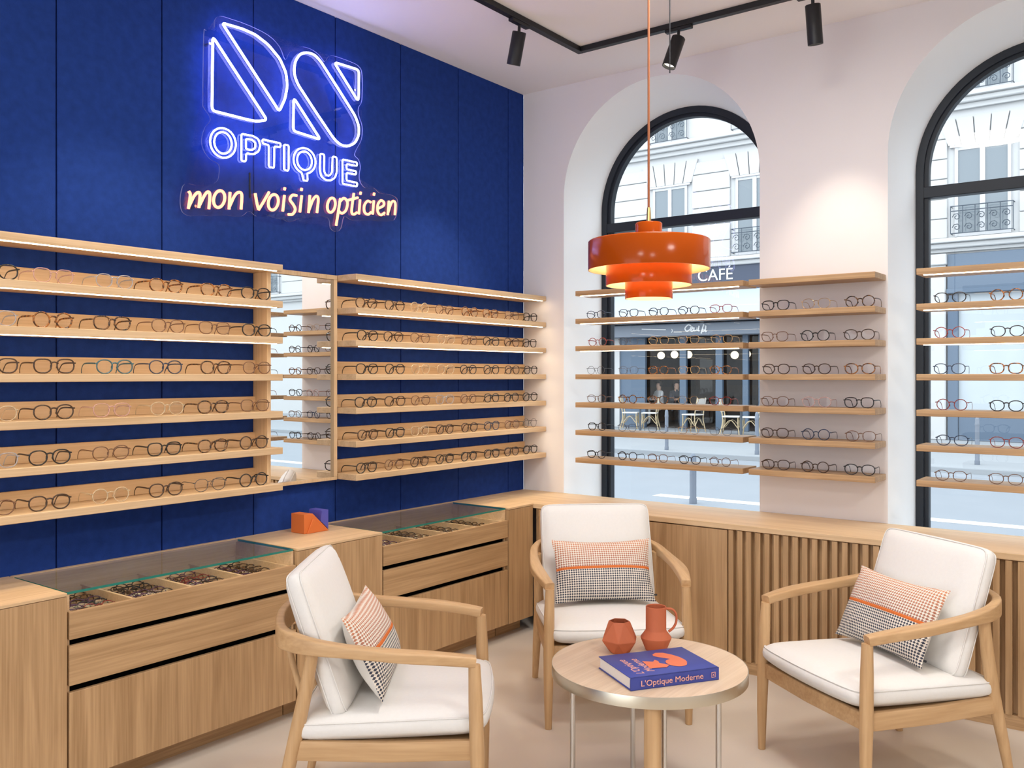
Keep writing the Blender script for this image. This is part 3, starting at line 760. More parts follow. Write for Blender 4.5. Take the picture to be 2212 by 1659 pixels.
for p_ in (((-.007, -.008), (.007, -.008)), ((.007, -.008), (.007, .008)), ((.007, .008), (-.007, .008)), ((-.007, .008), (-.007, -.008)), ((-.003, -.004), (.003, .004)), ((-.003, .004), (.003, -.004))):
    tube(bb, [Vector((cxm + p_[0][0], -.0058, czm + p_[0][1])), Vector((cxm + p_[1][0], -.0058, czm + p_[1][1]))], .0007, 5)
obj('spine_emblem', bb, M['pink'], t, False)
zt = TB + .0002
bb = text_bm("L'Optique", .038, (LB * .20, DB * .12, zt), (0, 1, 0), (-1, 0, 0), .0003, shear=.25, width=DB * .62)
b2 = text_bm("Moderne", .038, (LB * .33, DB * .16, zt), (0, 1, 0), (-1, 0, 0), .0003, shear=.25, width=DB * .56)
me = bpy.data.meshes.new('x'); b2.to_mesh(me); bb.from_mesh(me); bpy.data.meshes.remove(me); b2.free()
obj('cover_title', bb, M['pink'], t, False)['label'] = 'pink lettering on the front cover'
bb = BM()
def flat(pts, z=zt):
    prism(bb, [(LB * x, DB * y, z) for x, y in pts], (0, 0, .0004))
def bk(x, y):
    q = atz(1180 + x * .2284, 1280 + y * .2284, TT + TB) - A
    return (q.dot(ex) / LB, q.dot(ey) / DB)
flat([bk(*p) for p in ((1003, 590), (1030, 574), (1100, 572), (1180, 588), (1262, 613), (1315, 640), (1336, 663), (1250, 652), (1150, 627), (1060, 613), (1015, 604))])
flat([bk(1230 + 103 * math.cos(a), 667 + 33 * math.sin(a) + 10 * math.cos(a)) for a in [PI * 2 * k / 24 for k in range(24)]], zt + .0006)
flat([bk(*p) for p in ((905, 655), (1010, 660), (1025, 642), (1060, 655), (1070, 672), (1165, 690), (1140, 712), (985, 722))], zt + .0012)
obj('cover_art', bb, M['orprint'], t, False)['label'] = 'orange abstract shapes'

jc = atz(1417, 1404, TT)
t = thing('pitcher', 'terracotta pitcher with a loop handle on the round table', 'pitcher', (jc.x, jc.y, TT + .0005))
bb = BM(); lathe(bb, [(0, 0), (.036, 0), (.038, .002), (.0555, .044), (.0555, .048), (.0385, .071), (.037, .075), (.037, .157), (.0355, .159), (.0335, .157), (.0335, .075), (.05, .047), (.034, .006), (0, .006)], 56); obj('body', bb, M['terra'], t, False, 28)
hd = Vector((RT[0], RT[1], 0)); bb = BM()
pts = [hd * .035 + Vector((0, 0, .150)), hd * .058 + Vector((0, 0, .148)), hd * .072 + Vector((0, 0, .132)), hd * .074 + Vector((0, 0, .105)), hd * .064 + Vector((0, 0, .082)), hd * .046 + Vector((0, 0, .066))]
sweep(bb, spline(pts, 6), lambda i: circ(.0042, 10, .0075), up=None); obj('handle', bb, M['terra'], t, False)
vc = atz(1338, 1408, TT)
bb = BM(); n = 6; a0 = math.atan2(FW[1], FW[0]) + PI + .34
rings = []
for (r, z, da) in ((.037, 0, 0), (.069, .046, PI / 6), (.038, .112, 0), (.034, .112, 0), (.060, .046, PI / 6), (.030, .006, 0)):
    rings.append([bb.verts.new((vc.x + r * math.cos(a0 + da + 2 * PI * k / n), vc.y + r * math.sin(a0 + da + 2 * PI * k / n), TT + .0005 + z)) for k in range(n)])
bb.faces.new(rings[0][::-1]); bb.faces.new(rings[-1])
for i in range(5):
    A_, B_ = rings[i], rings[i + 1]
    for k in range(n):
        k2 = (k + 1) % n
        if i == 0: bb.faces.new((A_[k], A_[k2], B_[k])); bb.faces.new((A_[k2], B_[k2], B_[k]))
        elif i == 1: bb.faces.new((A_[k], A_[k2], B_[k2])); bb.faces.new((A_[k], B_[k2], B_[k]))
        elif i == 3: bb.faces.new((A_[k], A_[k2], B_[k])); bb.faces.new((A_[k2], B_[k2], B_[k]))
        else: bb.faces.new((A_[k], A_[k2], B_[k2], B_[k]))
bmesh.ops.bevel(bb, geom=bb.edges[:], offset=.0012, segments=2, affect='EDGES')
tag(obj('faceted_vase', bb, M['terra']), 'low faceted terracotta vase on the round table, left of the pitcher', 'vase')

# ================================================================ ARMCHAIRS
def cushion_bm(w, d, h, bul, r=.03, n=18, taper=0.0, lead=0.0):
    """soft box centred on the origin: x = depth d, y = width w, z = height h; crowned faces, rounded rim"""
    bb = BM(); g = []
    for side in (1, -1):
        rows = []
        for i in range(n + 1):
            row = []
            for j in range(n + 1):
                u = -1 + 2 * i / n; v = -1 + 2 * j / n
                uu = math.sin(u * PI / 2) * .5 + u * .5; vv = math.sin(v * PI / 2) * .5 + v * .5
                ed = max(abs(uu), abs(vv))
                # plan: rounded corners
                px, py = uu, vv
                k = (abs(px) ** 16 + abs(py) ** 16) ** (1 / 16); sc_ = max(abs(px), abs(py)) / k if k > 0 else 1
                px *= sc_; py *= sc_
                z = h / 2 + bul * (1 - abs(uu) ** 2.5) * (1 - abs(vv) ** 2.5)
                e = max(0, (ed - .86) / .14); z -= r * .55 * e ** 2.2
                x = px * d / 2; y = py * (w / 2 - taper * (px * .5 - .5) * -1 if taper else w / 2)
                if lead: x += lead * max(0, px) * (1 - py * py)
                row.append(bb.verts.new((x, y, side * z)))
            rows.append(row)
        g.append(rows)
        for i in range(n):
            for j in range(n):
                q = (rows[i][j], rows[i + 1][j], rows[i + 1][j + 1], rows[i][j + 1])
                f = bb.faces.new(q if side > 0 else q[::-1]); f.smooth = True
    per = [(i, 0) for i in range(n)] + [(n, j) for j in range(n)] + [(i, n) for i in range(n, 0, -1)] + [(0, j) for j in range(n, 0, -1)]
    L = len(per); mids = []
    for (i, j) in per:
        a, c = g[0][i][j].co, g[1][i][j].co; m_ = (a + c) / 2; o = Vector((m_.x, m_.y, 0)).normalized() * .010
        mids.append([bb.verts.new(a * (.5 + s) + c * (.5 - s) + o * q) for s, q in ((.3, .8), (0, 1), (-.3, .8))])
    for k in range(L):
        k2 = (k + 1) % L; (i, j), (i2, j2) = per[k], per[k2]
        A_ = [g[0][i][j]] + mids[k] + [g[1][i][j]]; B_ = [g[0][i2][j2]] + mids[k2] + [g[1][i2][j2]]
        for q in range(4): bb.faces.new((A_[q], A_[q + 1], B_[q + 1], B_[q])).smooth = True
    rim = [[g[s][i][j].co.copy() for (i, j) in per] for s in (0, 1)]
    bmesh.ops.recalc_face_normals(bb, faces=bb.faces[:])
    return bb, rim
def make_chair():
    t = thing('armchair', '-', 'armchair'); kids = []
    add = lambda nm, bb, m, lab=None: kids.append(obj(nm, bb, m, t, False))
    # bent arm and back rail
    half = [(.286, .296, .598), (.235, .306, .606), (.15, .318, .616), (.05, .325, .624), (-.06, .322, .633), (-.16, .314, .645), (-.25, .297, .659), (-.330, .245, .675), (-.368, .13, .686), (-.378, 0, .690)]
    P = [Vector((x, y, z)) for x, y, z in half] + [Vector((x, -y, z)) for x, y, z in half[-2::-1]]
    sp = spline(P, 5); n = len(sp)
    def prof(i):
        k = abs(2 * i / (n - 1) - 1)               # 1 at the arm tips, 0 at the back
        back = max(0, 1 - k / .62); back = back * back * (3 - 2 * back)
        mid = math.exp(-((k - .72) / .16) ** 2)
        hgt = .034 + .046 * back; wid = .040 + .016 * mid - .012 * back
        return [(a - .5 * hgt + .017, c) for a, c in rrect(hgt, wid, .42, 3)]
    bb = BM(); sweep(bb, sp, prof, up=Vector((0, 0, 1))); add('arm_rail', bb, M['chair_x'])
    # legs: front ones rise to the arm tips, rear ones splay back
    for s in (1, -1):
        bb = BM(); pts = [Vector((.298, s * .304, .0)), Vector((.297, s * .304, .15)), Vector((.293, s * .302, .32)), Vector((.288, s * .299, .48)), Vector((.284, s * .296, .588))]
        tube(bb, pts, lambda i: (.0145, .0195, .0235, .0225, .019)[i], 16); add('leg', bb, M['chair_z'])
        bb = BM(); pts = [Vector((-.362, s * .284, .0)), Vector((-.325, s * .281, .17)), Vector((-.285, s * .276, .34)), Vector((-.25, s * .282, .5)), Vector((-.224, s * .290, .640))]
        tube(bb, pts, lambda i: (.0145, .0195, .0235, .022, .0195)[i], 16); add('leg', bb, M['chair_z'])
    bb = BM()                                                         # seat frame
    for s in (1, -1):
        pr = lambda i: rrect(.062, .022, .25, 2)
        sweep(bb, [Vector((.285, s * .296, .322)), Vector((0, s * .290, .312)), Vector((-.288, s * .276, .312))], pr, up=Vector((0, 0, 1)))
    sweep(bb, [Vector((.288, -.29, .320)), Vector((.300, 0, .320)), Vector((.288, .29, .320))], lambda i: rrect(.058, .022, .25, 2), up=Vector((0, 0, 1)))
    sweep(bb, [Vector((-.282, -.27, .312)), Vector((-.282, .27, .312))], lambda i: rrect(.062, .022, .25, 2), up=Vector((0, 0, 1)))
    box(bb, -.275, .285, -.28, .28, .330, .338)
    add('seat_frame', bb, M['chair_x'])
    for y in (-.09, .09):
        bb = BM(); tube(bb, [Vector((-.285, y * .95, .335)), Vector((-.335, y, .52)), Vector((-.369, y * 1.02, .655))], .0105, 12); add('back_spindle', bb, M['chair_z'])
    bb, rim = cushion_bm(.575, .60, .078, .020, .03, lead=.02)
    mt = Matrix.Translation((.012, 0, .385)) @ Matrix.Rotation(math.radians(-2.5), 4, 'Y')
    bb.transform(mt); add('seat_cushion', bb, M['linen'])
    bb = BM(); tube(bb, [mt @ (p + Vector((p.x, p.y, 0)).normalized() * .003) for p in rim[0]], .0026, 6, True); add('piping', bb, M['linen'])
    kids[-1].parent = kids[-2]
    PIPE1 = (kids[-2], kids[-1])
    bb, rim = cushion_bm(.520, .47, .078, .028, .03)
    mt = Matrix.Translation((-.222, 0, .635)) @ Matrix.Rotation(math.radians(-109), 4, 'Y')
    bb.transform(mt); add('back_cushion', bb, M['linen'])
    bb = BM()
    for q in (0, 1): tube(bb, [mt @ (p + Vector((p.x, p.y, 0)).normalized() * .003) for p in rim[q]], .0024, 6, True)
    add('piping', bb, M['linen']); kids[-1].parent = kids[-2]
    return t, kids
ch, ckids = make_chair()
def chair_copy(root, kids):
    r = root.copy(); COL.objects.link(r); mp = {}
    for k in kids:
        c = k.copy(); COL.objects.link(c); mp[k] = c
        c.parent = mp.get(k.parent, r) if k.parent is not root else r
    return r
CH = [(-2.562, -1.340, -52.92, 'oak armchair with white cushions at the left, seen from behind its arm'),
      (-1.248, -1.389, -137.7, 'oak armchair with white cushions in the middle, facing the viewer behind the table'),
      (-1.248, -2.582, 145.5, 'oak armchair with white cushions at the right, in front of the slatted cabinet')]
chairs = [ch, chair_copy(ch, ckids), chair_copy(ch, ckids)]
for o, (x, y, a, lab) in zip(chairs, CH):
    o.location = (x, y, .0005); o.rotation_euler = (0, 0, math.radians(a)); o['label'] = lab; o['group'] = 'armchairs around the table'

# ---------------- woven lumbar pillows
def pillow_mat():
    m, nt, p = mat('woven_check'); N = nt.nodes.new; L = nt.links.new
    tc = N('ShaderNodeTexCoord'); sx = N('ShaderNodeSeparateXYZ'); L(tc.outputs['Object'], sx.inputs[0])
    def mth(op, a, b_=None, c=None):
        q = N('ShaderNodeMath'); q.operation = op
        for i, v in enumerate((a, b_, c)):
            if v is None: continue
            if isinstance(v, (int, float)): q.inputs[i].default_value = v
            else: L(v, q.inputs[i])
        return q.outputs[0]
    f = 2 * PI / .0105
    sxv = mth('SINE', mth('MULTIPLY', sx.outputs['X'], f)); syv = mth('SINE', mth('MULTIPLY', sx.outputs['Y'], f))
    s = mth('ADD', sxv, syv); chk = mth('GREATER_THAN', s, .12)
    def mix(fac, a, b_):
        q = N('ShaderNodeMix'); q.data_type = 'RGBA'
        if isinstance(fac, (int, float)): q.inputs['Factor'].default_value = fac
        else: L(fac, q.inputs['Factor'])
        for nm, v in (('A', a), ('B', b_)):
            if isinstance(v, tuple): q.inputs[nm].default_value = v
            else: L(v, q.inputs[nm])
        return q.outputs['Result']
    cream = (.78, .71, .62, 1)
    grad = mth('MULTIPLY_ADD', sx.outputs['Y'], 7.0, .05)
    up = mix(grad, (.33, .15, .12, 1), (.62, .27, .15, 1))
    top = mix(chk, cream, up); low = mix(chk, cream, (.07, .075, .10, 1))
    col = mix(mth('GREATER_THAN', sx.outputs['Y'], .0), low, top)
    band = mth('LESS_THAN', mth('ABSOLUTE', mth('SUBTRACT', sx.outputs['Y'], .003)), .0062)
    col = mix(band, col, (.66, .17, .045, 1))
    L(col, p.inputs['Base Color']); p.inputs['Roughness'].default_value = .95; p.inputs['Specular IOR Level'].default_value = .1
    bp = N('ShaderNodeBump'); bp.inputs['Strength'].default_value = .5; bp.inputs['Distance'].default_value = .002
    L(s, bp.inputs['Height']); L(bp.outputs['Normal'], p.inputs['Normal'])
    return m
M['weave'] = pillow_mat()
M['pback'] = plain('cream_pillow_back', (.74, .70, .64, 1), .95, bump=.3, bscale=600, spec=.1)
def pillow_mesh(w=.47, h=.30, th=.062, n=26, sag=.010):
    bb = BM(); grid = []
    for side in (1, -1):
        rows = []
        for i in range(n + 1):
            row = []
            for j in range(n + 1):
                u = -1 + 2 * i / n; v = -1 + 2 * j / n
                e = ((1 - abs(u) ** 2.6) * (1 - abs(v) ** 2.2)); z = th * max(e, 0) ** .55
                x = u * (w / 2 - .016 * (1 - v * v)); y = v * (h / 2 - .016 * (1 - u * u))
                z += .003 * math.sin(u * 5 + v * 3) * e
                row.append(bb.verts.new((x, y, side * z)) if (side > 0 or 0 < i < n and 0 < j < n) else grid[0][i][j])
            rows.append(row)
        grid.append(rows)
        for i in range(n):
            for j in range(n):
                q = (rows[i][j], rows[i + 1][j], rows[i + 1][j + 1], rows[i][j + 1])
                f = bb.faces.new(q if side > 0 else q[::-1]); f.smooth = True; f.material_index = 0 if side > 0 else 1
    return bb
pil = thing('throw_pillow', '-', 'pillow')
pk = [obj('cover', pillow_mesh(), [M['weave'], M['pback']], pil, False)]
bb = BM(); box(bb, .2300, .2445, -.122, -.114, -.0015, .0015, .0005, 1); pk.append(obj('fabric_tag', bb, M['black'], pil, False)); pk[-1]['label'] = 'tiny black tag'
KIDS[pil.name] = pk
def set_pillow(o, ci, fx, fy, z, tilt, yaw, roll):
    x, y, a, _ = CH[ci]; base = Matrix.Translation((x, y, 0)) @ Matrix.Rotation(math.radians(a), 4, 'Z')
    # local chair frame: pillow normal looks forward (+x) and up
    loc = Matrix.Translation((fx, fy, z)) @ Matrix.Rotation(math.radians(yaw), 4, 'Z') @ Matrix.Rotation(math.radians(-tilt), 4, 'Y')
    axes = Matrix(((0, 0, 1, 0), (1, 0, 0, 0), (0, 1, 0, 0), (0, 0, 0, 1)))       # pillow x->left, y->up, z->forward
    mw = base @ loc @ axes @ Matrix.Rotation(math.radians(roll), 4, 'Z')
    o.location = mw.to_translation(); o.rotation_euler = mw.to_euler()
P2 = dup(pil, (0, 0, 0), (0, 0, 0), 'woven check lumbar pillow with orange stripe on the middle armchair', 'woven lumbar pillows')
P3 = dup(pil, (0, 0, 0), (0, 0, 0), 'woven check lumbar pillow with orange stripe on the right armchair', 'woven lumbar pillows')
pil['label'] = 'woven check lumbar pillow with orange stripe on the left armchair'; pil['group'] = 'woven lumbar pillows'
set_pillow(pil, 0, -.075, -.03, .590, 26, 0, 0)
set_pillow(P2, 1, -.065, .0, .588, 26, 0, 0)
set_pillow(P3, 2, -.065, .0, .588, 26, 0, 0)

# ================================================================ OUTSIDE: STREET AND THE HOUSE ACROSS IT
M['asphalt'] = plain('pale_asphalt', (.195, .215, .24, 1), .9, noise=.06, nscale=2, bump=.3, bscale=60)
M['pave'] = plain('pavement_stone', (.24, .255, .27, 1), .9, noise=.06, nscale=1.2)
M['paint'] = plain('white_road_paint', (.6, .6, .6, 1), .8)
M['stone'] = plain('white_limestone', (.43, .43, .43, 1), .9, noise=.03, nscale=2)
M['navy'] = plain('navy_fascia', (.032, .043, .075, 1), .5)
M['slate'] = plain('slate_blue_paint', (.07, .105, .155, 1), .5)
M['awn'] = plain('pale_blue_band', (.33, .37, .43, 1), .4)
M['greyfas'] = plain('grey_fascia', (.12, .14, .175, 1), .5)
M['wpaint'] = plain('white_window_paint', (.44, .44, .45, 1), .5)
M['fglass'] = plain('house_window_glass', (.15, .175, .195, 1), .08)
M['curtain'] = plain('pale_curtain', (.38, .415, .44, 1), .9, noise=.08, nscale=1.5)
M['iron'] = plain('wrought_iron', (.05, .065, .085, 1), .5)
M['cafein'] = plain('dark_cafe_interior', (.045, .032, .028, 1), .7, noise=.3, nscale=1)
M['rattan'] = plain('cream_rattan', (.42, .33, .20, 1), .6)
M['weavewhite'] = plain('white_woven_seat', (.55, .53, .50, 1), .7)
M['globe'] = emit('globe_glow', (1, .82, .52, 1), 2.4)
M['skin'] = plain('skin', (.48, .28, .2, 1), .6)
M['shirt'] = plain('white_shirt', (.55, .53, .53, 1), .9)
M['darkcloth'] = plain('dark_jacket', (.03, .03, .04, 1), .9)
M['hair'] = plain('dark_hair', (.03, .018, .012, 1), .6)
GZ = -.10; FX = 18.0
b = BM(); box(b, .46, 11.3, -45, 40, GZ - .1, GZ); struct('trim_1', b, M['asphalt']); bpy.data.objects['trim_1'].name = 'street'
b = BM(); box(b, 11.3, FX + .5, -45, 40, GZ - .1, GZ + .10, .02, 2); o = struct('pavement', b, M['pave'])
bb = BM(); box(bb, 5.85, 6.08, -30, 2.2, GZ + .001, GZ + .005); tag(obj('road_marking', bb, M['paint']), 'white line painted along the grey street', 'road marking')
def bollard(label, x, y, h, r):
    t = thing('bollard', label, 'bollard', (x, y, GZ + .1 if x > 11.3 else GZ), group='street bollards'); z0 = t.location.z
    bb = BM(); lathe(bb, [(0, z0), (r * 1.15, z0), (r * 1.15, z0 + .06), (r, z0 + .08), (r, z0 + h - .14), (0, z0 + h - .14)], 20, (x, y)); obj('post', bb, M['greyfas'], t)
    bb = BM(); lathe(bb, [(0, z0 + h - .14), (r * 1.1, z0 + h - .14), (r * 1.1, z0 + h - .11), (r, z0 + h - .10), (r * .95, z0 + h - .04), (r * .6, z0 + h), (0, z0 + h + .005)], 20, (x, y)); obj('cap', bb, M['greyfas'], t)
q = atz(1497, 1088, GZ); bollard('nearest grey street bollard, seen low through the left window', q.x, q.y, .62, .042)
for u, v, lab in ((1440, 972, 'thin grey bollard on the far pavement, left in the left window'), (1635, 982, 'thin grey bollard on the far pavement at the right edge of the left window'), (2111, 1004, 'tall grey bollard on the far pavement seen through the right window')):
    q = atz(u, v, GZ + .1); bollard(lab, q.x, q.y, .80, .036)

def F(u, v, X=FX): return atx(u, v, X)
house = thing('building', 'white limestone house across the street with iron balconies and tall windows', 'building', (FX, 0, GZ + .1))
b = BM()
yl, yr = 26.0, -42.0
cafe_y1, cafe_y0 = F(1338, 800).y, F(1660, 800).y - 1.2          # cafe opening
cafe_top = 2.62
box(b, FX, FX + .4, cafe_y1, yl, 0.001, 13); box(b, FX, FX + .4, yr, cafe_y0, 0.001, 13); box(b, FX, FX + .4, cafe_y0, cafe_y1, cafe_top, 13)
obj('wall', b, M['stone'], house)
zc1, zc1b = F(1640, 281).z, F(1640, 309).z           # upper cornice
zc2, zc2b = F(1640, 552).z, F(1640, 572).z           # lower cornice over the shops
for nm, za, zb in (('cornice', zc1, zc1b), ('cornice', zc2, zc2b)):
    b = BM(); box(b, FX - .34, FX, yr, yl, za - .10, za, .02, 2); box(b, FX - .24, FX, yr, yl, za - .22, za - .10, .02, 1); box(b, FX - .12, FX, yr, yl, min(zb, za - .3), za - .22, .01, 1)
    obj(nm, b, M['stone'], house)
wz0, wz1 = F(1640, 548).z, F(1489, 392).z - .1        # first-floor windows: sill and head
wins = []
yA = (F(1409, 440).y + F(1489, 440).y) / 2; wA = F(1409, 440).y - F(1489, 440).y
yC = (F(2059, 400).y + F(2190, 400).y) / 2; wC = 1.15
yB = F(1622, 440).y - .12
wins = [(yA, 1.05), (yB, 1.05), (yC, wC)]
y = yB - (yA - yB); 
k = 1
while yC - k * 2.9 > -40: wins.append((yC - k * 2.9, 1.1)); k += 1
wins.append((yB - 1.95, 1.05)) if yB - 1.95 - yC > 1.9 else None
wins.append((yA + 2.7, 1.05)); wins.append((yA + 5.4, 1.05))
def scroll_panel(bb, x, y0, y1, z0, z1):
    r = .012
    for z in (z0, z1, z0 + (z1 - z0) * .82): tube(bb, [Vector((x, y0, z)), Vector((x, y1, z))], r, 5)
    n = max(2, int(round((y1 - y0) / ((z1 - z0) * .42)))); st = (y1 - y0) / n
    for k in range(n + 1): tube(bb, [Vector((x, y0 + k * st, z0)), Vector((x, y0 + k * st, z1))], r * .8, 4)
    for k in range(n):
        for zz in (.22, .6):
            cy, cz = y0 + (k + .5) * st, z0 + (z1 - z0) * zz; R = st * .36
            tube(bb, [Vector((x, cy + R * (1 - .75 * a / 9) * math.cos(a * .9), cz + R * (1 - .75 * a / 9) * math.sin(a * .9))) for a in range(10)], r * .8, 4)
for (yw, ww) in wins:
    for z0, z1 in ((wz0, wz1), (zc1 + .02, zc1 + 2.9)):
        up = z0 > 6
        b = BM(); fx = FX - .055
        for k_, a in enumerate(((yw - ww / 2, yw - ww / 2 + .07, z0, z1), (yw + ww / 2 - .07, yw + ww / 2, z0, z1), (yw - .055, yw + .055, z0, z1), (yw - ww / 2 + .07, yw - .055, z1 - .07, z1), (yw + .055, yw + ww / 2 - .07, z1 - .07, z1), (yw - ww / 2 + .07, yw - .055, z0, z0 + .09), (yw + .055, yw + ww / 2 - .07, z0, z0 + .09))):
            box(b, fx + (0 if k_ < 3 else .006), FX + .0, a[0], a[1], a[2], a[3])
        box(b, FX - .09, FX, yw - ww / 2 - .10, yw + ww / 2 + .10, z1 + .001, z1 + .05)
        f = obj('window', b, M['wpaint'], house)
        for s in (-1, 1):
            c0, c1 = (yw - ww / 2 + .07, yw - .055) if s < 0 else (yw + .055, yw + ww / 2 - .07)
            b = BM(); box(b, FX - .03, FX - .005, c0, c1, z0 + .09, z1 - .07); o = obj('pane', b, M['fglass'], house); o.parent = f
        b = BM(); bz = z0 + .06; scroll_panel(b, FX - .20, yw - ww / 2 - .06, yw + ww / 2 + .06, bz, bz + .62)
        for yy in (yw - ww / 2 - .06, yw + ww / 2 + .06):
            for zz in (bz, bz + .62): tube(b, [Vector((FX - .20, yy, zz)), Vector((FX - .001, yy, zz))], .012, 4)
        obj('balcony_railing', b, M['iron'], house)
# rusticated courses between the windows, voussoirs over them
ws = sorted([w for w in wins], key=lambda w: -w[0]); b = BM()
zt_, zb_ = zc1b - .28, zc2 + .02
ys = [yl] + [e for (yw, ww) in ws for e in (yw + ww / 2 + .16, yw - ww / 2 - .16)] + [yr]
course = .46
for k in range(0, len(ys), 2):
    z = zb_
    while z < wz1 + .3:
        if ys[k] - ys[k + 1] > .1: box(b, FX - .06, FX, ys[k + 1], ys[k], z + .018, min(z + course, zt_), .012, 1)
        z += course
for (yw, ww) in ws:
    for j in range(-2, 3):
        x0, x1 = (j - .5) * (ww + .3) / 5, (j + .5) * (ww + .3) / 5
        P = [(FX - .07, yw + x0 * 1.0 + .014, wz1 + .06), (FX - .07, yw + x1 * 1.0 - .014, wz1 + .06), (FX - .07, yw + x1 * 1.28 - .014, zt_ + .1), (FX - .07, yw + x0 * 1.28 + .014, zt_ + .1)]
        prism(b, P, (.07, 0, 0))
obj('stone_courses', b, M['stone'], house)

# ---------------- cafe
cf = thing('shopfront', 'dark cafe front with slate posts and lit interior seen through the left window', 'shopfront', (FX, (cafe_y0 + cafe_y1) / 2, GZ + .1))
b = BM(); box(b, FX + .4, FX + 5, cafe_y0 - .1, cafe_y1 + .1, .0005, .03); box(b, FX + 5, FX + 5.1, cafe_y0 - .1, cafe_y1 + .1, 0.03, 3); box(b, FX + .41, FX + 5, cafe_y1, cafe_y1 + .1, .03, 3); box(b, FX + .41, FX + 5, cafe_y0 - .1, cafe_y0, .03, 3); box(b, FX + .41, FX + 5, cafe_y0, cafe_y1, 2.9, 3)
obj('interior', b, M['cafein'], cf)
for u, wd in ((1364, .42), (1473, .10), (1551, .10), (1608, .08), (1646, .12)):
    q = F(u, 800).y; b = BM(); box(b, FX + .05, FX + .16, q - wd, q + wd, .002, cafe_top - .002, .01, 1); obj('post', b, M['slate'], cf)
b = BM(); box(b, FX + .20, FX + .21, cafe_y0 + .01, cafe_y1 - .01, .02, cafe_top - .01); obj('shop_glass', b, M['pane'], cf)
ff = F(1330, 640); f2 = F(1640, 628)
b = BM(); box(b, FX - .5, FX - .001, cafe_y0, cafe_y1 + .4, F(1500, 727).z, F(1500, 700).z, .02, 1); obj('fascia', b, M['greyfas'], cf)
b = BM(); prism(b, [(FX - .85, cafe_y0, F(1500, 700).z + .03), (FX - .02, cafe_y0, F(1500, 700).z + .03), (FX - .02, cafe_y0, F(1500, 640).z + .15), (FX - .12, cafe_y0, F(1500, 640).z + .15)], (0, cafe_y1 + .4 - cafe_y0, 0)); obj('awning', b, M['awn'], cf)
SX = FX - .51
def cs(x, y): q = F(1200 + x * .3135, 540 + y * .3135, SX); return q
b = BM()
for s in ([(936, 522), (915, 516), (893, 540), (905, 560), (930, 548)], [(930, 552), (946, 540), (940, 530), (930, 545), (940, 560), (958, 548)], [(955, 534), (955, 556), (972, 552), (976, 534), (978, 558)], [(990, 522), (985, 555), (996, 556)], [(1022, 512), (1004, 575)], [(1022, 545), (1010, 552), (1018, 562), (1034, 545), (1036, 520), (1032, 560), (1045, 556)], [(800, 545), (806, 555), (800, 570)], [(815, 566), (870, 566)], [(595, 546), (760, 550)]):
    tube(b, spline([cs(x, y) for x, y in s], 4), .022 if s[0][0] > 880 else .012, 5)
obj('fascia_lettering', b, M['paint'], cf)['label'] = 'white handwritten lettering on the grey fascia'
sn = thing('shop_sign', 'navy CAFÉ sign board over the cafe across the street', 'shop sign', (FX - .1, f2.y, F(1640, 622).z))
b = BM(); zs0, zs1 = F(1500, 634).z, F(1500, 577).z; box(b, FX - .16, FX - .002, cafe_y0, cafe_y1 + .4, zs0, zs1, .01, 1); obj('board', b, M['navy'], sn)
p0 = F(1508, 609, FX - .17); p1 = F(1583, 600, FX - .17)
b = text_bm('CAFÉ', (F(1545, 580).z - F(1545, 608).z) * 1.25, (FX - .165, p0.y, F(1545, 607).z), (0, -1, 0), (0, 0, 1), .02, width=abs(p1.y - p0.y))
obj('lettering', b, M['paint'], sn)
for i, (u, v) in enumerate(((1428, 768), (1457, 766), (1487, 766), (1587, 767), (1613, 765))):
    q = F(u, v, FX + 1.2); t = thing('globe_lamp', '%s glowing globe lamp inside the cafe' % ('leftmost', 'second from left', 'middle', 'second from right', 'rightmost')[i], 'lamp', q, group='globe lamps in the cafe')
    b = BM(); bmesh.ops.create_uvsphere(b, u_segments=16, v_segments=10, radius=.11, matrix=Matrix.Translation(q))
    for f in b.faces: f.smooth = True
    obj('globe', b, M['globe'], t)
    b = BM(); tube(b, [q + Vector((0, 0, .11)), Vector((q.x, q.y, 2.898))], .01, 5); obj('rod', b, M['black'], t)
def bistro():
    t = thing('cafe_chair', '-', 'chair'); kids = []
    for sx in (-1, 1):
        b = BM(); tube(b, spline([Vector((.22, sx * .2, 0)), Vector((.19, sx * .19, .25)), Vector((.19, sx * .19, .44))], 3), .016, 6); kids.append(obj('leg', b, M['rattan'], t, False))
        b = BM(); tube(b, spline([Vector((-.26, sx * .2, 0)), Vector((-.19, sx * .19, .3)), Vector((-.2, sx * .19, .5)), Vector((-.27, sx * .18, .9))], 3), .016, 6); kids.append(obj('leg', b, M['rattan'], t, False))
    b = BM(); box(b, -.21, .22, -.21, .21, .43, .465, .012, 2); kids.append(obj('seat', b, M['weavewhite'], t, False))
    b = BM(); prism(b, [(-.215, -.19, .56), (-.215, .19, .56), (-.275, .185, .88), (-.275, -.185, .88)], (-.02, 0, 0)); kids.append(obj('backrest', b, M['weavewhite'], t, False))
    b = BM()
    for sx in (-1, 1):
        tube(b, spline([Vector((.19, sx * .19, .16)), Vector((0, sx * .19, .36)), Vector((-.19, sx * .19, .16))], 4), .011, 5)
        tube(b, spline([Vector((sx * .19, -.17, .16)), Vector((sx * .19, 0, .36)), Vector((sx * .19, .17, .16))], 4), .011, 5)
    kids.append(obj('braces', b, M['rattan'], t, False)); KIDS[t.name] = kids; return t
bc = bistro()
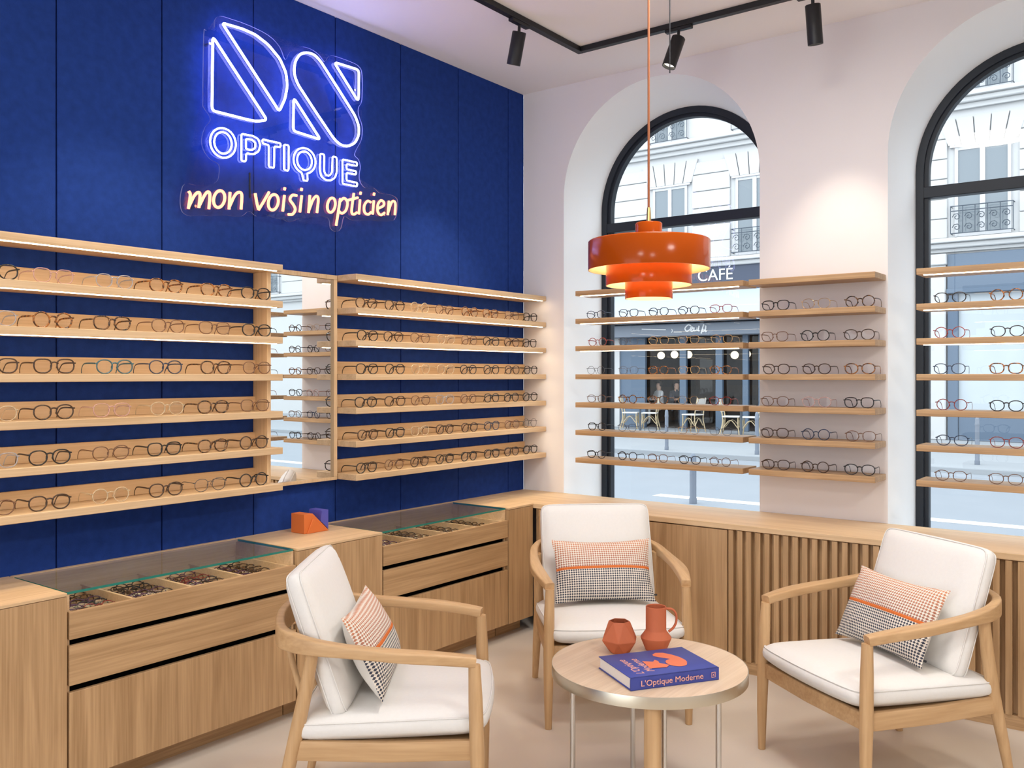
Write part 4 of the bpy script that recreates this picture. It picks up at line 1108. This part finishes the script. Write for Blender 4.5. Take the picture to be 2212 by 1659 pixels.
for i, (u, v, a) in enumerate(((1362, 926, -70), (1404, 927, 110), (1497, 932, 80), (1580, 938, -75), (1622, 940, 105))):
    q = atz(u, v, GZ + .1); lab = 'cream rattan cafe chair across the street, %s' % ('leftmost of five', 'second from left', 'middle of five', 'second from right', 'rightmost of five')[i]
    if i == 0: o = bc; o.location = (q.x, q.y, .0005); o.rotation_euler = (0, 0, math.radians(a)); o['label'] = lab; o['group'] = 'rattan chairs on the cafe terrace'
    else: o = dup(bc, (q.x, q.y, .0005), (0, 0, math.radians(a)), lab, 'rattan chairs on the cafe terrace')
def ctable(u, v, lab):
    q = atz(u, v, GZ + .1); t = thing('cafe_table', lab, 'table', (q.x, q.y, .0005), group='tables on the cafe terrace')
    b = BM(); lathe(b, [(0, .73), (.33, .73), (.33, .76), (0, .76)], 28, (q.x, q.y)); obj('top', b, M['weavewhite'], t)
    b = BM(); lathe(b, [(0, .002), (.22, .002), (.2, .02), (.03, .04), (.025, .729), (0, .729)], 16, (q.x, q.y)); obj('pedestal', b, M['iron'], t)
ctable(1383, 934, 'small round cafe table between the two leftmost rattan chairs'); ctable(1601, 950, 'small round cafe table between the two rightmost rattan chairs')
def person(label, loc, rz, cloth):
    """seated figure, one skinned body; local +x is forward"""
    t = thing('person', label, 'person', loc, (0, 0, rz))
    J = [(0, 0, .52), (0, 0, .72), (.01, 0, .95), (.01, 0, 1.02), (.015, 0, 1.08), (.02, 0, 1.16), (.02, 0, 1.24),
         (.0, .17, .96), (.08, .22, .74), (.28, .14, .76), (.34, .11, .77), (.0, -.17, .96), (.08, -.22, .74), (.28, -.14, .76), (.34, -.11, .77),
         (.02, .10, .50), (.42, .11, .50), (.40, .11, .10), (.50, .11, .05), (.02, -.10, .50), (.42, -.11, .50), (.40, -.11, .10), (.50, -.11, .05)]
    E_ = [(0, 1), (1, 2), (2, 3), (3, 4), (4, 5), (5, 6), (2, 7), (7, 8), (8, 9), (9, 10), (2, 11), (11, 12), (12, 13), (13, 14), (0, 15), (15, 16), (16, 17), (17, 18), (0, 19), (19, 20), (20, 21), (21, 22)]
    Rr = [.15, .14, .13, .06, .07, .09, .06, .06, .045, .035, .035, .06, .045, .035, .035, .085, .06, .045, .04, .085, .06, .045, .04]
    me = bpy.data.meshes.new('body'); me.from_pydata(J, E_, []); o = bpy.data.objects.new('body', me); COL.objects.link(o)
    mo = o.modifiers.new('Skin', 'SKIN'); sv = me.skin_vertices[0].data if me.skin_vertices else None
    if sv is None:
        bpy.context.view_layer.objects.active = o; me.skin_vertices.new() if hasattr(me.skin_vertices, 'new') else None; sv = me.skin_vertices[0].data
    for i, r in enumerate(Rr): sv[i].radius = (r, r); sv[i].use_root = (i == 0)
    o.modifiers.new('Sub', 'SUBSURF').levels = 1
    dg = bpy.context.evaluated_depsgraph_get(); dg.update(); m2 = bpy.data.meshes.new_from_object(o.evaluated_get(dg)); bpy.data.objects.remove(o)
    m2.materials.clear(); m2.materials.append(cloth); m2.materials.append(M['skin'])
    for p in m2.polygons:
        p.use_smooth = True; c = p.center; p.material_index = 1 if c.z > 1.02 or (c.x > .24 and c.z > .68) else 0
    o = bpy.data.objects.new('body', m2); COL.objects.link(o); o.parent = t
    b = BM(); bmesh.ops.create_uvsphere(b, u_segments=14, v_segments=10, radius=.108, matrix=Matrix.Translation((-.005, 0, 1.215)) @ Matrix.Diagonal((1, .92, 1, 1)))
    bmesh.ops.delete(b, geom=[v for v in b.verts if v.co.x > .05 and v.co.z < 1.25], context='VERTS')
    for f in b.faces: f.smooth = True
    obj('hair', b, M['hair'], t, False)
q = F(1424, 900, FX + 1.0); person('person in a white shirt seated inside the cafe, seen through the left window', (q.x, q.y, .03), 2.6, M['shirt'])
q = F(1461, 900, FX + 1.3); person('person in dark clothes seated inside the cafe behind the middle post', (q.x, q.y, .03), -2.2, M['darkcloth'])

# ---------------- slate shopfront seen through the right window
sy1, sy0 = F(2049, 700).y, F(2049, 700).y - 7.0
sf = thing('shopfront', 'slate blue shopfront with pale curtains across the street, in the right window', 'shopfront', (FX, (sy0 + sy1) / 2, GZ + .1))
z_f1, z_f0, z_p = F(2130, 545).z, F(2130, 624).z, F(2130, 900).z
b = BM(); box(b, FX - .14, FX - .001, sy0, sy1, z_f0, z_f1, .01, 1); box(b, FX - .24, FX - .001, sy0, sy1, z_f0 - .08, z_f0 + .02, .01, 1); obj('fascia', b, M['slate'], sf)
yy = sy1; pst = []
while yy > sy0: pst.append(yy); yy -= 1.72
for p_ in pst:
    b = BM(); box(b, FX - .12, FX - .001, p_ - .22, p_, .002, z_f0 - .082, .01, 1); obj('post', b, M['slate'], sf)
    b = BM(); box(b, FX - .08, FX - .001, p_ - 1.70, p_ - .222, .002, max(z_p, .25), .01, 1); obj('stall_riser', b, M['slate'], sf)
    b = BM(); box(b, FX - .03, FX - .001, p_ - 1.70, p_ - .222, max(z_p, .25) + .002, z_f0 - .084); obj('curtained_pane', b, M['curtain'], sf)
b = BM(); box(b, FX - .18, FX - .001, sy1 + .03, sy1 + .75, .002, zc2b - .35, .02, 1); box(b, FX - .25, FX - .001, sy1 + .0, sy1 + .78, zc2b - .35, zc2b - .1, .02, 1)
pl = thing('stone_pilaster', 'white stone pilaster beside the slate shopfront across the street', 'pilaster', (FX, sy1 + .4, GZ + .1)); obj('shaft', b, M['stone'], pl)
